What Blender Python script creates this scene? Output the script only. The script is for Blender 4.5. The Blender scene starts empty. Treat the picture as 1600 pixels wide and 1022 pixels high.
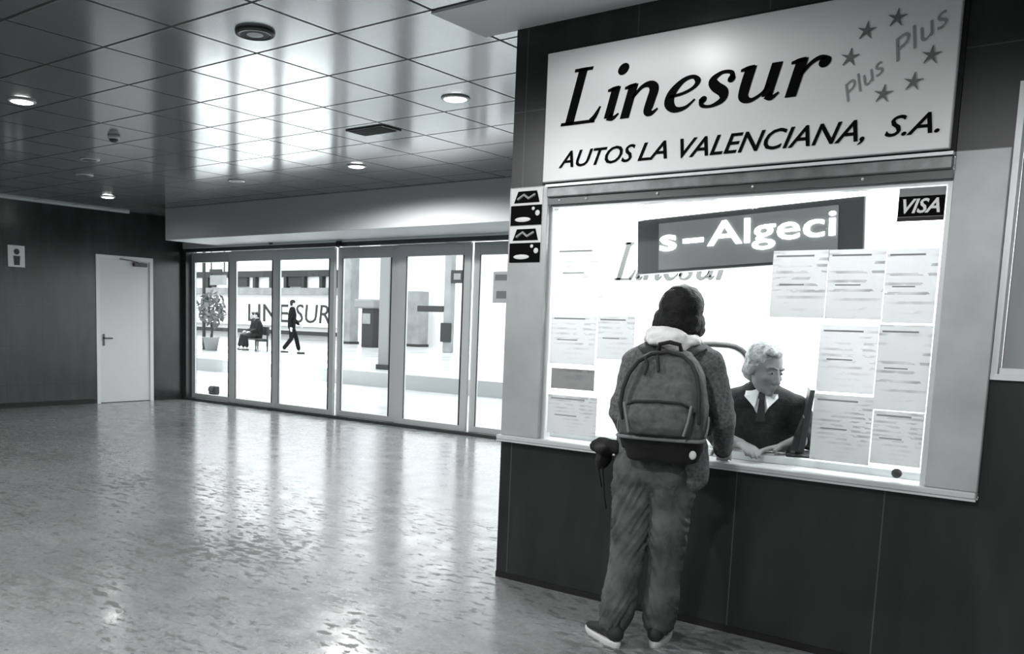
import bpy, bmesh, math, random
from mathutils import Vector, Matrix, noise
random.seed(7)
C = bpy.context.scene.collection
PI = math.pi
V = Vector

# ------------------------------------------------------------------ materials
def lin(v):
    v = v / 255.0
    return v / 12.92 if v <= 0.04045 else ((v + 0.055) / 1.055) ** 2.4

def grey(v, cool=0.5):
    g = lin(v)
    return (g * (1 - 0.07 * cool), g, g * (1 + 0.015 * cool), 1)

MATS = {}
def mat(name, v, rough=0.5, metal=0.0, cool=0.5, emit=0.0, spec=None, bump=None, noise_amt=None, coat=0.0):
    if name in MATS: return MATS[name]
    m = bpy.data.materials.new(name); m.use_nodes = True
    nt = m.node_tree; b = nt.nodes['Principled BSDF']
    b.inputs['Base Color'].default_value = grey(v, cool)
    b.inputs['Roughness'].default_value = rough
    b.inputs['Metallic'].default_value = metal
    if spec is not None: b.inputs['Specular IOR Level'].default_value = spec
    if coat: b.inputs['Coat Weight'].default_value = coat; b.inputs['Coat Roughness'].default_value = 0.1
    if emit:
        b.inputs['Emission Color'].default_value = grey(v, 0)
        b.inputs['Emission Strength'].default_value = emit
    tc = nt.nodes.new('ShaderNodeTexCoord')
    if noise_amt:
        sc, lo, hi = noise_amt
        n = nt.nodes.new('ShaderNodeTexNoise'); n.inputs['Scale'].default_value = sc; n.inputs['Detail'].default_value = 5
        nt.links.new(tc.outputs['Object'], n.inputs['Vector'])
        r = nt.nodes.new('ShaderNodeValToRGB')
        r.color_ramp.elements[0].position = 0.3; r.color_ramp.elements[1].position = 0.7
        r.color_ramp.elements[0].color = grey(lo, cool); r.color_ramp.elements[1].color = grey(hi, cool)
        nt.links.new(n.outputs['Fac'], r.inputs['Fac']); nt.links.new(r.outputs['Color'], b.inputs['Base Color'])
    if bump:
        sc, st = bump
        n = nt.nodes.new('ShaderNodeTexNoise'); n.inputs['Scale'].default_value = sc; n.inputs['Detail'].default_value = 4
        nt.links.new(tc.outputs['Object'], n.inputs['Vector'])
        bp = nt.nodes.new('ShaderNodeBump'); bp.inputs['Strength'].default_value = st; bp.inputs['Distance'].default_value = 0.01
        nt.links.new(n.outputs['Fac'], bp.inputs['Height']); nt.links.new(bp.outputs['Normal'], b.inputs['Normal'])
    MATS[name] = m
    return m

class NB:
    """tiny node builder"""
    def __init__(s, name):
        s.m = bpy.data.materials.new(name); s.m.use_nodes = True; s.nt = s.m.node_tree
        s.b = s.nt.nodes['Principled BSDF']; s.tc = s.nt.nodes.new('ShaderNodeTexCoord')
    def n(s, t, **kw):
        x = s.nt.nodes.new(t)
        for k, v in kw.items(): setattr(x, k, v)
        return x
    def l(s, a, b): s.nt.links.new(a, b)
    def math(s, op, a, b=None, c=None):
        x = s.n('ShaderNodeMath', operation=op)
        for i, q in enumerate((a, b, c)):
            if q is None: continue
            if isinstance(q, (int, float)): x.inputs[i].default_value = q
            else: s.l(q, x.inputs[i])
        return x.outputs[0]
    def noise(s, scale, vec=None, detail=4, rough=0.5):
        x = s.n('ShaderNodeTexNoise'); x.inputs['Scale'].default_value = scale
        x.inputs['Detail'].default_value = detail; x.inputs['Roughness'].default_value = rough
        s.l(vec if vec is not None else s.tc.outputs['Object'], x.inputs['Vector']); return x.outputs['Fac']
    def ramp(s, fac, stops):
        x = s.n('ShaderNodeValToRGB'); e = x.color_ramp.elements
        while len(e) < len(stops): e.new(0.5)
        for k, (p, c) in enumerate(stops): e[k].position = p; e[k].color = c
        s.l(fac, x.inputs['Fac']); return x.outputs['Color']
    def mix(s, fac, a, b):
        x = s.n('ShaderNodeMix', data_type='RGBA')
        for q, i in ((fac, 0), (a, 6), (b, 7)):
            if isinstance(q, (int, float, tuple)): x.inputs[i].default_value = q
            else: s.l(q, x.inputs[i])
        return x.outputs[2]
    def bump(s, h, st, dist=0.01):
        x = s.n('ShaderNodeBump'); x.inputs['Strength'].default_value = st; x.inputs['Distance'].default_value = dist
        s.l(h, x.inputs['Height']); s.l(x.outputs['Normal'], s.b.inputs['Normal'])
    def scaled(s, x, y, z):
        m = s.n('ShaderNodeMapping'); m.inputs['Scale'].default_value = (x, y, z)
        s.l(s.tc.outputs['Object'], m.inputs['Vector']); return m.outputs['Vector']
    def xyz(s):
        x = s.n('ShaderNodeSeparateXYZ'); s.l(s.tc.outputs['Object'], x.inputs[0]); return x.outputs
    def line(s, coord, origin, pitch, half):
        # 1 on a grid line, 0 elsewhere
        t = s.math('DIVIDE', s.math('SUBTRACT', coord, origin), pitch)
        f = s.math('ABSOLUTE', s.math('SUBTRACT', t, s.math('ROUND', t)))
        return s.math('LESS_THAN', f, half / pitch)

def ceiling_mat():
    k = NB('metal_ceiling_tiles'); x, y, z = k.xyz()
    g = k.math('MAXIMUM', k.line(x, -4.10, 0.735, 0.011), k.line(y, 3.372, 0.649, 0.011))
    g2 = k.math('MAXIMUM', k.line(x, -4.085, 0.735, 0.007), k.line(y, 3.387, 0.649, 0.007))
    nz = k.noise(0.5)
    base = k.ramp(nz, [(0.3, grey(160)), (0.7, grey(172))])
    c = k.mix(g2, base, grey(190)); c = k.mix(g, c, grey(45))
    k.l(c, k.b.inputs['Base Color'])
    k.b.inputs['Metallic'].default_value = 0.6
    k.l(k.math('ADD', k.math('MULTIPLY', g, 0.5), 0.15), k.b.inputs['Roughness'])
    # panels bow very slightly
    k.bump(k.noise(1.6), 0.03, 0.02)
    return k.m

def floor_mat():
    k = NB('worn_polished_floor')
    big = k.noise(0.7, detail=3)
    mid = k.noise(5.0, detail=5)
    base = k.ramp(big, [(0.25, grey(126)), (0.75, grey(154))])
    fine = k.ramp(k.noise(38.0, detail=3), [(0.35, grey(100)), (0.65, grey(188))])
    c = k.mix(0.22, base, fine)
    # scuffs: clustered dark flecks
    fl = k.noise(9.0, k.scaled(1.0, 1.9, 1.0), detail=6, rough=0.62)
    cl = k.noise(0.9, detail=2)
    fm = k.ramp(k.math('ADD', fl, k.math('MULTIPLY', k.math('SUBTRACT', cl, 0.5), 0.40)),
                [(0.535, (0, 0, 0, 1)), (0.60, (1, 1, 1, 1))])
    x, y, z = k.xyz()
    near = k.n('ShaderNodeMapRange'); near.inputs['From Min'].default_value = 6.5; near.inputs['From Max'].default_value = 3.8
    k.l(y, near.inputs['Value'])
    fm2 = k.ramp(k.math('ADD', k.noise(14.0, k.scaled(1.0, 1.7, 1.0), detail=5, rough=0.6), k.math('MULTIPLY', k.math('SUBTRACT', k.noise(1.7, detail=2), 0.5), 0.35)),
                 [(0.59, (0, 0, 0, 1)), (0.65, (1, 1, 1, 1))])
    near2 = k.n('ShaderNodeMapRange'); near2.inputs['From Min'].default_value = 4.6; near2.inputs['From Max'].default_value = 3.2
    k.l(y, near2.inputs['Value'])
    fm = k.math('MAXIMUM', fm, k.math('MULTIPLY', fm2, near2.outputs[0]))
    amt = k.math('MULTIPLY', k.math('MULTIPLY', fm, near.outputs[0]), 0.85)
    c = k.mix(amt, c, grey(48))
    # pale dull streaks
    st = k.ramp(k.noise(3.0, k.scaled(0.6, 2.2, 1), detail=5), [(0.55, (0, 0, 0, 1)), (0.75, (1, 1, 1, 1))])
    c = k.mix(k.math('MULTIPLY', st, 0.25), c, grey(188))
    k.l(c, k.b.inputs['Base Color'])
    r = k.ramp(mid, [(0.3, (0.13, 0.13, 0.13, 1)), (0.7, (0.27, 0.27, 0.27, 1))])
    rr = k.math('ADD', r, k.math('MULTIPLY', amt, 0.45))
    k.l(rr, k.b.inputs['Roughness'])
    k.b.inputs['Specular IOR Level'].default_value = 0.9; k.b.inputs['IOR'].default_value = 1.75
    k.bump(k.math('ADD', k.noise(2.5, detail=3), k.math('MULTIPLY', k.noise(24.0, detail=3), 0.2)), 0.10, 0.02)
    return k.m

def panel_mat(name, v, ax, origin, pitch, half, line_v, rough=0.32, second=None, spec=0.5, vn=8):
    k = NB(name); co = k.xyz()
    g = k.line(co['XYZ'.index(ax)], origin, pitch, half)
    if second:
        g = k.math('MAXIMUM', g, k.line(co['XYZ'.index(second[0])], second[1], second[2], half))
    nz = k.noise(6.0, k.scaled(1, 1, 0.25), detail=5)
    base = k.ramp(nz, [(0.3, grey(v - vn, 1)), (0.7, grey(v + vn, 1))])
    k.l(k.mix(g, base, grey(line_v, 1)), k.b.inputs['Base Color'])
    k.b.inputs['Roughness'].default_value = rough
    k.b.inputs['Specular IOR Level'].default_value = spec
    return k.m

def glass_mat(name, tint=0.97, refl=1.0):
    m = bpy.data.materials.new(name); m.use_nodes = True; nt = m.node_tree
    for n in list(nt.nodes): nt.nodes.remove(n)
    o = nt.nodes.new('ShaderNodeOutputMaterial'); t = nt.nodes.new('ShaderNodeBsdfTransparent'); g = nt.nodes.new('ShaderNodeBsdfGlossy')
    t.inputs['Color'].default_value = (tint * 0.98, tint, tint, 1); g.inputs['Roughness'].default_value = 0.02
    f = nt.nodes.new('ShaderNodeLayerWeight'); f.inputs['Blend'].default_value = 0.5
    pw = nt.nodes.new('ShaderNodeMath'); pw.operation = 'POWER'; pw.inputs[1].default_value = 4.0; nt.links.new(f.outputs['Facing'], pw.inputs[0])
    mu = nt.nodes.new('ShaderNodeMath'); mu.operation = 'MULTIPLY_ADD'; mu.inputs[1].default_value = 0.5 * refl; mu.inputs[2].default_value = 0.03 * refl
    nt.links.new(pw.outputs[0], mu.inputs[0])
    x = nt.nodes.new('ShaderNodeMixShader')
    nt.links.new(mu.outputs[0], x.inputs[0]); nt.links.new(t.outputs[0], x.inputs[1]); nt.links.new(g.outputs[0], x.inputs[2])
    nt.links.new(x.outputs[0], o.inputs['Surface']); return m

def paper_mat(name, v, line_v, pitch, duty=0.35, x_scale=9.0, translucent=0.35, margin=0.0, darkpatch=None):
    """sheet with unreadable rows of print: rows in Z broken by noise"""
    k = NB(name); x, y, z = k.xyz()
    t = k.math('DIVIDE', z, pitch)
    fr = k.math('FRACT', k.math('ADD', t, 50.0))
    row = k.math('LESS_THAN', fr, duty)
    n = k.noise(x_scale, k.scaled(1, 1, 3.3), detail=3)
    inkn = k.math('GREATER_THAN', n, 0.47)
    ink = k.math('MULTIPLY', row, inkn)
    blot = k.ramp(k.noise(5.0, detail=2), [(0.42, (0, 0, 0, 1)), (0.62, (0.8, 0.8, 0.8, 1))])
    ink = k.math('MULTIPLY', ink, blot)
    c = k.mix(ink, grey(v, 0.2), grey(line_v, 0.2))
    k.l(c, k.b.inputs['Base Color']); k.b.inputs['Roughness'].default_value = 0.7
    k.b.inputs['Specular IOR Level'].default_value = 0.2
    out = [q for q in k.nt.nodes if q.type == 'OUTPUT_MATERIAL'][0]
    tr = k.n('ShaderNodeBsdfTranslucent'); k.l(c, tr.inputs['Color'])
    mx = k.n('ShaderNodeMixShader'); mx.inputs[0].default_value = translucent
    k.l(k.b.outputs[0], mx.inputs[1]); k.l(tr.outputs[0], mx.inputs[2]); k.l(mx.outputs[0], out.inputs['Surface'])
    return k.m

M_ceil = ceiling_mat(); M_floor = floor_mat()
M_kiosk = panel_mat('dark_laminate_kiosk_panels', 46, 'X', -1.0, 0.69, 0.003, 82, rough=0.34, second=('Z', 2.765, 5.0), spec=0.38)
M_wall = panel_mat('dark_wall_panels', 46, 'Y', 8.0, 0.6, 0.004, 36, rough=0.22, second=('Z', 0.35, 0.62))
M_plaster = mat('pale_plaster', 228, 0.7, bump=(60, 0.05))
M_hallwall = mat('hall_wall_paint', 120, 0.8, bump=(50, 0.05))
M_soffit = mat('soffit_paint', 226, 0.6, bump=(40, 0.03))
M_alu = mat('brushed_aluminium', 222, 0.4, 0.25, bump=(120, 0.02))
M_post = mat('satin_steel_post', 185, 0.42, 0.25, noise_amt=(3.0, 168, 196))
M_aludark = mat('dark_aluminium', 86, 0.4, 0.5)
M_rail = mat('shutter_housing_metal', 104, 0.4, 0.5, noise_amt=(12, 100, 135))
M_black = mat('black_gap', 14, 0.6)
M_glass = glass_mat('door_glass', 0.97); M_kglass = glass_mat('kiosk_glass', 0.985, 0.6)
M_door = mat('white_door_paint', 222, 0.4, cool=0.2)
M_doorframe = mat('white_door_frame', 232, 0.4, cool=0.2)
M_white = mat('white_plastic', 235, 0.4, cool=0.1)
M_sign = mat('white_sign_face', 248, 0.30, cool=0.15, spec=0.35)
M_ink = mat('black_sign_lettering', 14, 0.9, cool=0.3, spec=0.08)
M_inkgrey = mat('grey_sign_lettering', 120, 0.5)
M_inkpale = mat('pale_grey_script', 165, 0.5)
M_lens = mat('downlight_lens', 255, 0.5, emit=14.0)
M_trimring = mat('downlight_ring', 225, 0.4)
M_counter = mat('pale_counter_top', 205, 0.3)
M_inwhite = mat('kiosk_white_wall', 244, 0.8, cool=0.0, bump=(30, 0.02))
M_ground = mat('pale_outdoor_paving', 200, 0.22, cool=0.3, noise_amt=(0.9, 178, 214))
M_outwhite = mat('white_render', 240, 0.8, cool=0.0)

# ------------------------------------------------------------------ object helpers
def tag(o, label=None, cat=None, group=None, kind=None):
    if label: o['label'] = label
    if cat: o['category'] = cat
    if group: o['group'] = group
    if kind: o['kind'] = kind
    return o

def thing(name, label, cat, loc=(0, 0, 0), rz=0.0, group=None):
    o = bpy.data.objects.new(name, None); C.objects.link(o)
    o.empty_display_size = 0.1
    o.location = loc; o.rotation_euler = (0, 0, rz)
    return tag(o, label, cat, group)

def obj(name, bm, m, parent=None, smooth=False, local=False):
    """link bm as one mesh; coordinates are world unless local (then the parent's space)"""
    if parent is not None and not local:
        p = parent; off = V((0, 0, 0)); 
        while p is not None: off += p.location; p = p.parent
        bmesh.ops.translate(bm, verts=bm.verts[:], vec=-off)
    me = bpy.data.meshes.new(name); bmesh.ops.recalc_face_normals(bm, faces=bm.faces[:])
    bm.to_mesh(me); bm.free()
    if m is not None: me.materials.append(m)
    if smooth:
        for p in me.polygons: p.use_smooth = True
    o = bpy.data.objects.new(name, me); C.objects.link(o)
    if parent is not None: o.parent = parent
    return o

def struct(name, bm, m, parent=None, **kw):
    o = obj(name, bm, m, parent, **kw)
    if parent is None: o['kind'] = 'structure'
    return o

def box(bm, lo, hi, bev=0.0, seg=1):
    lo, hi = V(lo), V(hi)
    r = bmesh.ops.create_cube(bm, size=1.0)
    vs = r['verts']
    for v in vs:
        v.co = V(((lo.x + hi.x) / 2 + v.co.x * (hi.x - lo.x), (lo.y + hi.y) / 2 + v.co.y * (hi.y - lo.y), (lo.z + hi.z) / 2 + v.co.z * (hi.z - lo.z)))
    if bev:
        es = list({e for v in vs for e in v.link_edges})
        bmesh.ops.bevel(bm, geom=es, offset=bev, segments=seg, affect='EDGES', profile=0.5)
    return bm

def B(*boxes, bev=0.0, seg=1):
    bm = bmesh.new()
    for lo, hi in boxes: box(bm, lo, hi, bev, seg)
    return bm

def frame_of(t, side):
    t = t.normalized()
    s = side - t * side.dot(t)
    if s.length < 1e-4:
        s = V((0, 0, 1)) - t * t.z
        if s.length < 1e-4: s = V((1, 0, 0))
    s.normalize(); return s, t.cross(s).normalized()

def tube(bm, pts, rad, seg=12, side=V((1, 0, 0)), cap=True, power=2.0):
    """loft of ellipses along pts; rad entries r or (along side, across); rounded ends when cap"""
    pts = [V(p) for p in pts]
    if not isinstance(rad, list): rad = [rad] * len(pts)
    rad = [(r, r) if isinstance(r, (int, float)) else r for r in rad]
    n = len(pts); rings = []
    tans = []
    for i in range(n):
        a = pts[max(i - 1, 0)]; b = pts[min(i + 1, n - 1)]
        tans.append((b - a).normalized())
    seq = []
    if cap:
        r = min(rad[0])
        for k in (0.97, 0.75, 0.4): seq.append((pts[0] - tans[0] * r * k, tans[0], tuple(q * math.sqrt(max(1 - k * k, 0)) for q in rad[0])))
    for i in range(n): seq.append((pts[i], tans[i], rad[i]))
    if cap:
        r = min(rad[-1])
        for k in (0.4, 0.75, 0.97): seq.append((pts[-1] + tans[-1] * r * k, tans[-1], tuple(q * math.sqrt(max(1 - k * k, 0)) for q in rad[-1])))
    s0 = V(side)
    for c, t, (ra, rb) in seq:
        s, u = frame_of(t, s0); s0 = s
        ring = []
        for j in range(seg):
            a = 2 * PI * j / seg; ca, sa = math.cos(a), math.sin(a)
            e = 2.0 / power
            x = math.copysign(abs(ca) ** e, ca); y = math.copysign(abs(sa) ** e, sa)
            ring.append(bm.verts.new(c + s * x * ra + u * y * rb))
        rings.append(ring)
    for a, b in zip(rings, rings[1:]):
        for j in range(seg):
            bm.faces.new((a[j], a[(j + 1) % seg], b[(j + 1) % seg], b[j]))
    bm.faces.new(list(reversed(rings[0]))); bm.faces.new(rings[-1])
    return bm

def T(pts, rad, **k): return tube(bmesh.new(), pts, rad, **k)

def ring_loft(bm, rings):
    """rings: list of equal-length point lists"""
    vs = [[bm.verts.new(V(p)) for p in r] for r in rings]
    n = len(vs[0])
    for a, b in zip(vs, vs[1:]):
        for j in range(n): bm.faces.new((a[j], a[(j + 1) % n], b[(j + 1) % n], b[j]))
    bm.faces.new(list(reversed(vs[0]))); bm.faces.new(vs[-1])
    return bm

def ell(bm, c, r, R=None, u=16, v=10):
    m = Matrix.Translation(V(c)) @ (R.to_4x4() if R is not None else Matrix.Identity(4)) @ Matrix.Diagonal((r[0], r[1], r[2], 1))
    bmesh.ops.create_uvsphere(bm, u_segments=u, v_segments=v, radius=1.0, matrix=m); return bm

def lathe(bm, c, prof, seg=24, axis='Z'):
    c = V(c); rings = []
    for r, h in prof:
        ring = []
        for j in range(seg):
            a = 2 * PI * j / seg
            p = V((r * math.cos(a), r * math.sin(a), h))
            if axis == 'Y': p = V((p.x, p.z, p.y))
            if axis == 'X': p = V((p.z, p.x, p.y))
            ring.append(c + p)
        rings.append(ring)
    return ring_loft(bm, rings)

def prism(bm, poly, y0, y1, plane='XZ'):
    """polygon in a plane, extruded along the remaining axis"""
    def mk(a, b, d):
        return {'XZ': V((a, d, b)), 'YZ': V((d, a, b)), 'XY': V((a, b, d))}[plane]
    f = [bm.verts.new(mk(a, b, y0)) for a, b in poly]; g = [bm.verts.new(mk(a, b, y1)) for a, b in poly]
    n = len(poly)
    for j in range(n): bm.faces.new((f[j], f[(j + 1) % n], g[(j + 1) % n], g[j]))
    bm.faces.new(list(reversed(f))); bm.faces.new(g)
    return bm

def vox(bm, name, m, parent, voxel, smooth=2, disp=None, local=True):
    """merge overlapping closed shapes of bm into one continuous skin"""
    me = bpy.data.meshes.new('tmp'); bmesh.ops.recalc_face_normals(bm, faces=bm.faces[:]); bm.to_mesh(me); bm.free()
    t = bpy.data.objects.new('tmp', me); C.objects.link(t)
    r = t.modifiers.new('r', 'REMESH'); r.mode = 'VOXEL'; r.voxel_size = voxel
    if smooth:
        s = t.modifiers.new('s', 'SMOOTH'); s.factor = 0.5; s.iterations = smooth
    dg = bpy.context.evaluated_depsgraph_get(); dg.update()
    out = bpy.data.meshes.new_from_object(t.evaluated_get(dg))
    bpy.data.objects.remove(t); bpy.data.meshes.remove(me)
    out.name = name
    if disp:
        nrm = [v.normal.copy() for v in out.vertices]
        for v, nn in zip(out.vertices, nrm): v.co += nn * disp(v.co)
    out.materials.clear(); out.materials.append(m)
    for p in out.polygons: p.use_smooth = True
    o = bpy.data.objects.new(name, out); C.objects.link(o)
    if parent is not None:
        o.parent = parent
    return o

def text_bm(body, x0, x1, z0, z1, y, shear=0.0, bold=0.0, depth=0.004, rot=0.0, keep=False):
    """built-in lettering in the XZ plane, facing -Y, fitted to the given box"""
    cu = bpy.data.curves.new('t', 'FONT'); cu.body = body; cu.size = 1.0; cu.shear = shear; cu.offset = bold
    cu.extrude = 0.01; cu.resolution_u = 3
    t = bpy.data.objects.new('t', cu); C.objects.link(t)
    dg = bpy.context.evaluated_depsgraph_get(); dg.update()
    me = bpy.data.meshes.new_from_object(t.evaluated_get(dg))
    bpy.data.objects.remove(t); bpy.data.curves.remove(cu)
    bm = bmesh.new(); bm.from_mesh(me); bpy.data.meshes.remove(me)
    xs = [v.co.x for v in bm.verts]; ys = [v.co.y for v in bm.verts]
    sx = (x1 - x0) / (max(xs) - min(xs)); sz = (z1 - z0) / (max(ys) - min(ys)); mx, my = min(xs), min(ys)
    cx, cz = (x0 + x1) / 2, (z0 + z1) / 2
    for v in bm.verts:
        a = x0 + (v.co.x - mx) * sx; b = z0 + (v.co.y - my) * sz
        d = y - depth / 2 - (v.co.z / 0.01) * depth / 2
        if rot:
            da, db = a - cx, b - cz
            a = cx + da * math.cos(rot) - db * math.sin(rot); b = cz + da * math.sin(rot) + db * math.cos(rot)
        v.co = V((a, d, b))
    return bm

def join(bm, other):
    me = bpy.data.meshes.new('j'); other.to_mesh(me); other.free(); bm.from_mesh(me); bpy.data.meshes.remove(me); return bm

# ------------------------------------------------------------------ camera (a 32 mm lens, frame cropped off-centre)
cam = bpy.data.cameras.new('camera'); co = bpy.data.objects.new('camera', cam); C.objects.link(co)
rt = V((0.770834, 0.636326, 0.030060)); up = V((-0.098923, 0.072951, 0.992417)); bk = V((0.629308, -0.767963, 0.119181))
co.matrix_world = Matrix(((rt.x, up.x, bk.x, 0), (rt.y, up.y, bk.y, 0), (rt.z, up.z, bk.z, 1.55), (0, 0, 0, 1)))
cam.sensor_width = 36; cam.lens = 1428.158 / 1600 * 36
cam.shift_x = 129.6096 / 1600; cam.shift_y = 162.3205 / 1600
cam.clip_end = 300
bpy.context.scene.camera = co

YK, YD, XL, ZC = 4.535, 10.16, -14.10, 3.241
# ------------------------------------------------------------------ shell
struct('floor', B(((-14.6, -5.0, -0.2), (4.2, 10.35, 0.0))), M_floor)
# plain plaster margin along the kiosk; tiled elsewhere
struct('ceiling', B(((-14.6, -5.0, ZC), (4.2, 10.35, ZC + 0.15))), M_ceil)
struct('trim_1', B(((-3.385, 4.04, ZC - 0.012), (3.6, YK + 0.01, ZC + 0.001))), M_plaster)
struct('trim_2', B(((XL, -4.5, ZC - 0.03), (XL + 0.05, 8.95, ZC + 0.001))), M_soffit)
struct('wall_left', B(((XL - 0.3, -5.0, 0.0), (XL, 8.335, ZC)), ((XL - 0.3, 8.335, 2.49), (XL, 9.43, ZC)), ((XL - 0.3, 9.43, 0.0), (XL, YD + 0.2, ZC)), ((XL - 0.35, 8.3, 0.0), (XL - 0.12, 9.45, 2.6))), M_wall)
struct('baseboard_left', B(((XL, -5.0, 0.0), (XL + 0.012, 8.30, 0.08)), ((XL, 9.47, 0.0), (XL + 0.012, 10.06, 0.08))), M_black)
struct('wall_back', B(((-14.4, -5.2, 0.0), (4.2, -5.0, ZC))), M_hallwall)
struct('wall_side', B(((4.0, -5.0, 0.0), (4.2, 10.3, ZC))), M_hallwall)
# wall over the glass doors + soffit box in front of it
struct('wall_front', B(((-14.4, YD - 0.02, 2.82), (4.2, YD + 0.2, ZC + 0.1)), ((-4.9, YD - 0.05, 0.0), (4.2, YD + 0.2, 2.82))), M_soffit)
struct('trim_3', B(((-13.03, 8.953, 2.733), (-3.0, 10.13, ZC)), bev=0.006), M_soffit)
struct('trim_4', B(((-14.0, 9.98, 2.70), (-4.9, 10.14, 2.81)), bev=0.005), M_alu)
struct('trim_5', B(((-14.0, 10.02, 2.645), (-4.9, 10.14, 2.70))), M_aludark)
struct('trim_6', B(((-14.0, 10.06, 0.0), (-4.9, 10.26, 0.03)), ((-13.99, 10.0, 0.0), (-4.9, 10.05, 0.045)), bev=0.004), M_aludark)
struct('trim_7', B(((-14.1, 10.05, 0.0), (-13.995, 10.24, 2.82))), M_aludark)

# white door in the left wall
d = B(((XL - 0.05, 8.335, 0.0), (XL + 0.012, 8.40, 2.49)), ((XL - 0.05, 9.365, 0.0), (XL + 0.012, 9.43, 2.49)), ((XL - 0.05, 8.40, 2.42), (XL + 0.012, 9.365, 2.49)))
df = thing('door_1', None, None, (XL, 8.88, 0)); df['kind'] = 'structure'
obj('door_frame', d, M_doorframe, df)
lf = obj('door_leaf', B(((XL - 0.06, 8.40, 0.008), (XL - 0.012, 9.365, 2.42)), bev=0.003), M_door, df)
bm = B(((XL - 0.012, 8.455, 0.97), (XL - 0.004, 8.495, 1.17)), bev=0.003)
tube(bm, [(XL - 0.01, 8.475, 1.10), (XL + 0.045, 8.475, 1.10), (XL + 0.05, 8.50, 1.10), (XL + 0.05, 8.60, 1.10)], 0.011, seg=8)
obj('door_handle', bm, M_aludark, df)
bm = B(((XL - 0.012, 9.04, 2.33), (XL + 0.045, 9.30, 2.395)), bev=0.005)
tube(bm, [(XL + 0.03, 9.12, 2.40), (XL + 0.09, 8.95, 2.42), (XL + 0.02, 8.78, 2.44)], 0.008, seg=6)
obj('door_closer', bm, M_aludark, df)

# ------------------------------------------------------------------ sliding glass doors
bounds = [-13.995, -12.79, -11.618, -10.257, -8.96, -7.632, -6.27, -4.9]
stiles = [(0.085, 0.115), (0.085, 0.075), (0.08, 0.09), (0.09, 0.16), (0.15, 0.10), (0.11, 0.06), (0.08, 0.08)]
stiles = [(0.085, 0.130), (0.130, 0.080), (0.080, 0.105), (0.107, 0.170), (0.170, 0.112), (0.110, 0.080), (0.08, 0.08)]
for i in range(7):
    x0, x1 = bounds[i] + 0.004, bounds[i + 1] - 0.004
    sl, sr = stiles[i]; sl -= 0.004; sr -= 0.004
    yy = YD - 0.035 if i in (1, 2, 4) else YD + 0.03
    g = thing('door_%d' % (i + 2), None, None, ((x0 + x1) / 2, yy, 0)); g['kind'] = 'structure'
    gap = 0.012
    obj('door_frame', B(((x0, yy - 0.025, 0.035), (x0 + sl, yy + 0.025, 2.64)), ((x1 - sr, yy - 0.025, 0.035), (x1, yy + 0.025, 2.64)),
                        ((x0 + sl, yy - 0.025, 2.465), (x1 - sr, yy + 0.025, 2.64)), ((x0 + sl, yy - 0.025, 0.035), (x1 - sr, yy + 0.025, 0.115)), bev=0.003), M_alu, g)
    obj('rubber_seal', B(((x1 - sr - 0.022, yy - 0.028, 0.115), (x1 - sr, yy - 0.02, 2.465)), ((x0 + sl, yy - 0.028, 0.115), (x0 + sl + 0.014, yy - 0.02, 2.465))), M_aludark, g)
    obj('pane', B(((x0 + sl, yy - 0.004, 0.115), (x1 - sr, yy + 0.004, 2.465))), M_glass, g)

# door sensors on the operator rail
def sensor(x, z, label):
    s = thing('motion_sensor', label, 'sensor', (x, 9.97, z), group=None)
    bm = bmesh.new(); lathe(bm, (x, 9.98, z), [(0.045, 0.0), (0.05, -0.02), (0.035, -0.05), (0.01, -0.06)], seg=16, axis='Y')
    obj('lens_cap', bm, M_black, s)
    obj('mount', B(((x - 0.06, 9.968, z - 0.012), (x + 0.06, 9.982, z + 0.05)), bev=0.004), M_black, s)
sensor(-11.60, 2.755, 'small black motion sensor on the pale rail above the second and third glass panels')
sensor(-10.05, 2.665, 'small black motion sensor low on the rail above the fourth glass panel')

# ------------------------------------------------------------------ kiosk shell
struct('wall_right', B(
    ((-3.148, YK, 0.0), (-0.63, YK + 0.1, 0.848)), ((-3.148, YK, 2.335), (-0.63, YK + 0.1, ZC)),
    ((-3.148, YK + 0.1, 0.0), (-3.10, 5.75, ZC)), ((-3.148, 5.70, 0.0), (-0.5, 5.80, ZC)),
    ((-0.63, YK, 0.0), (4.0, YK + 0.1, 1.38)), ((-0.63, YK, 2.60), (4.0, YK + 0.1, ZC))), M_kiosk)
struct('wall_inner', B(((-3.10, 5.66, 0.0), (-0.60, 5.70, 2.6)), ((-3.10, YK + 0.1, 0.0), (-3.07, 5.66, 2.6)), ((-0.60, YK + 0.12, 0.0), (-0.57, 5.70, 2.6)),
    ((-3.10, YK + 0.1, 2.46), (-0.57, 5.70, 2.52)), ((-3.07, YK + 0.1, 0.0), (-0.60, YK + 0.12, 0.84))), M_inwhite)
struct('trim_8', B(((-3.135, YK - 0.03, 0.886), (-2.87, YK + 0.09, 2.335)), bev=0.004), M_post)
struct('trim_9', B(((-0.838, YK - 0.03, 0.886), (-0.632, YK + 0.09, 2.337)), bev=0.004), M_post)
struct('trim_10', B(((-0.630, YK - 0.012, 1.39), (-0.606, YK + 0.09, 2.60)), ((-0.63, YK - 0.02, 1.375), (4.0, YK + 0.09, 1.40))), M_alu)
struct('trim_11', B(((-3.148, YK - 0.006, 0.0), (4.0, YK + 0.001, 0.035))), M_black)
# side service window with a grey blind to the right of the kiosk
w2 = thing('window_2', None, None, (0.3, YK + 0.05, 1.4)); w2['kind'] = 'structure'
obj('blind', B(((-0.60, YK + 0.05, 1.40), (4.0, YK + 0.07, 2.60))), panel_mat('grey_blind', 165, 'X', 0, 0.09, 0.004, 130, 0.5), w2)
obj('sill', B(((-0.60, YK - 0.005, 1.40), (4.0, YK + 0.05, 1.425))), M_alu, w2)
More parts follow.
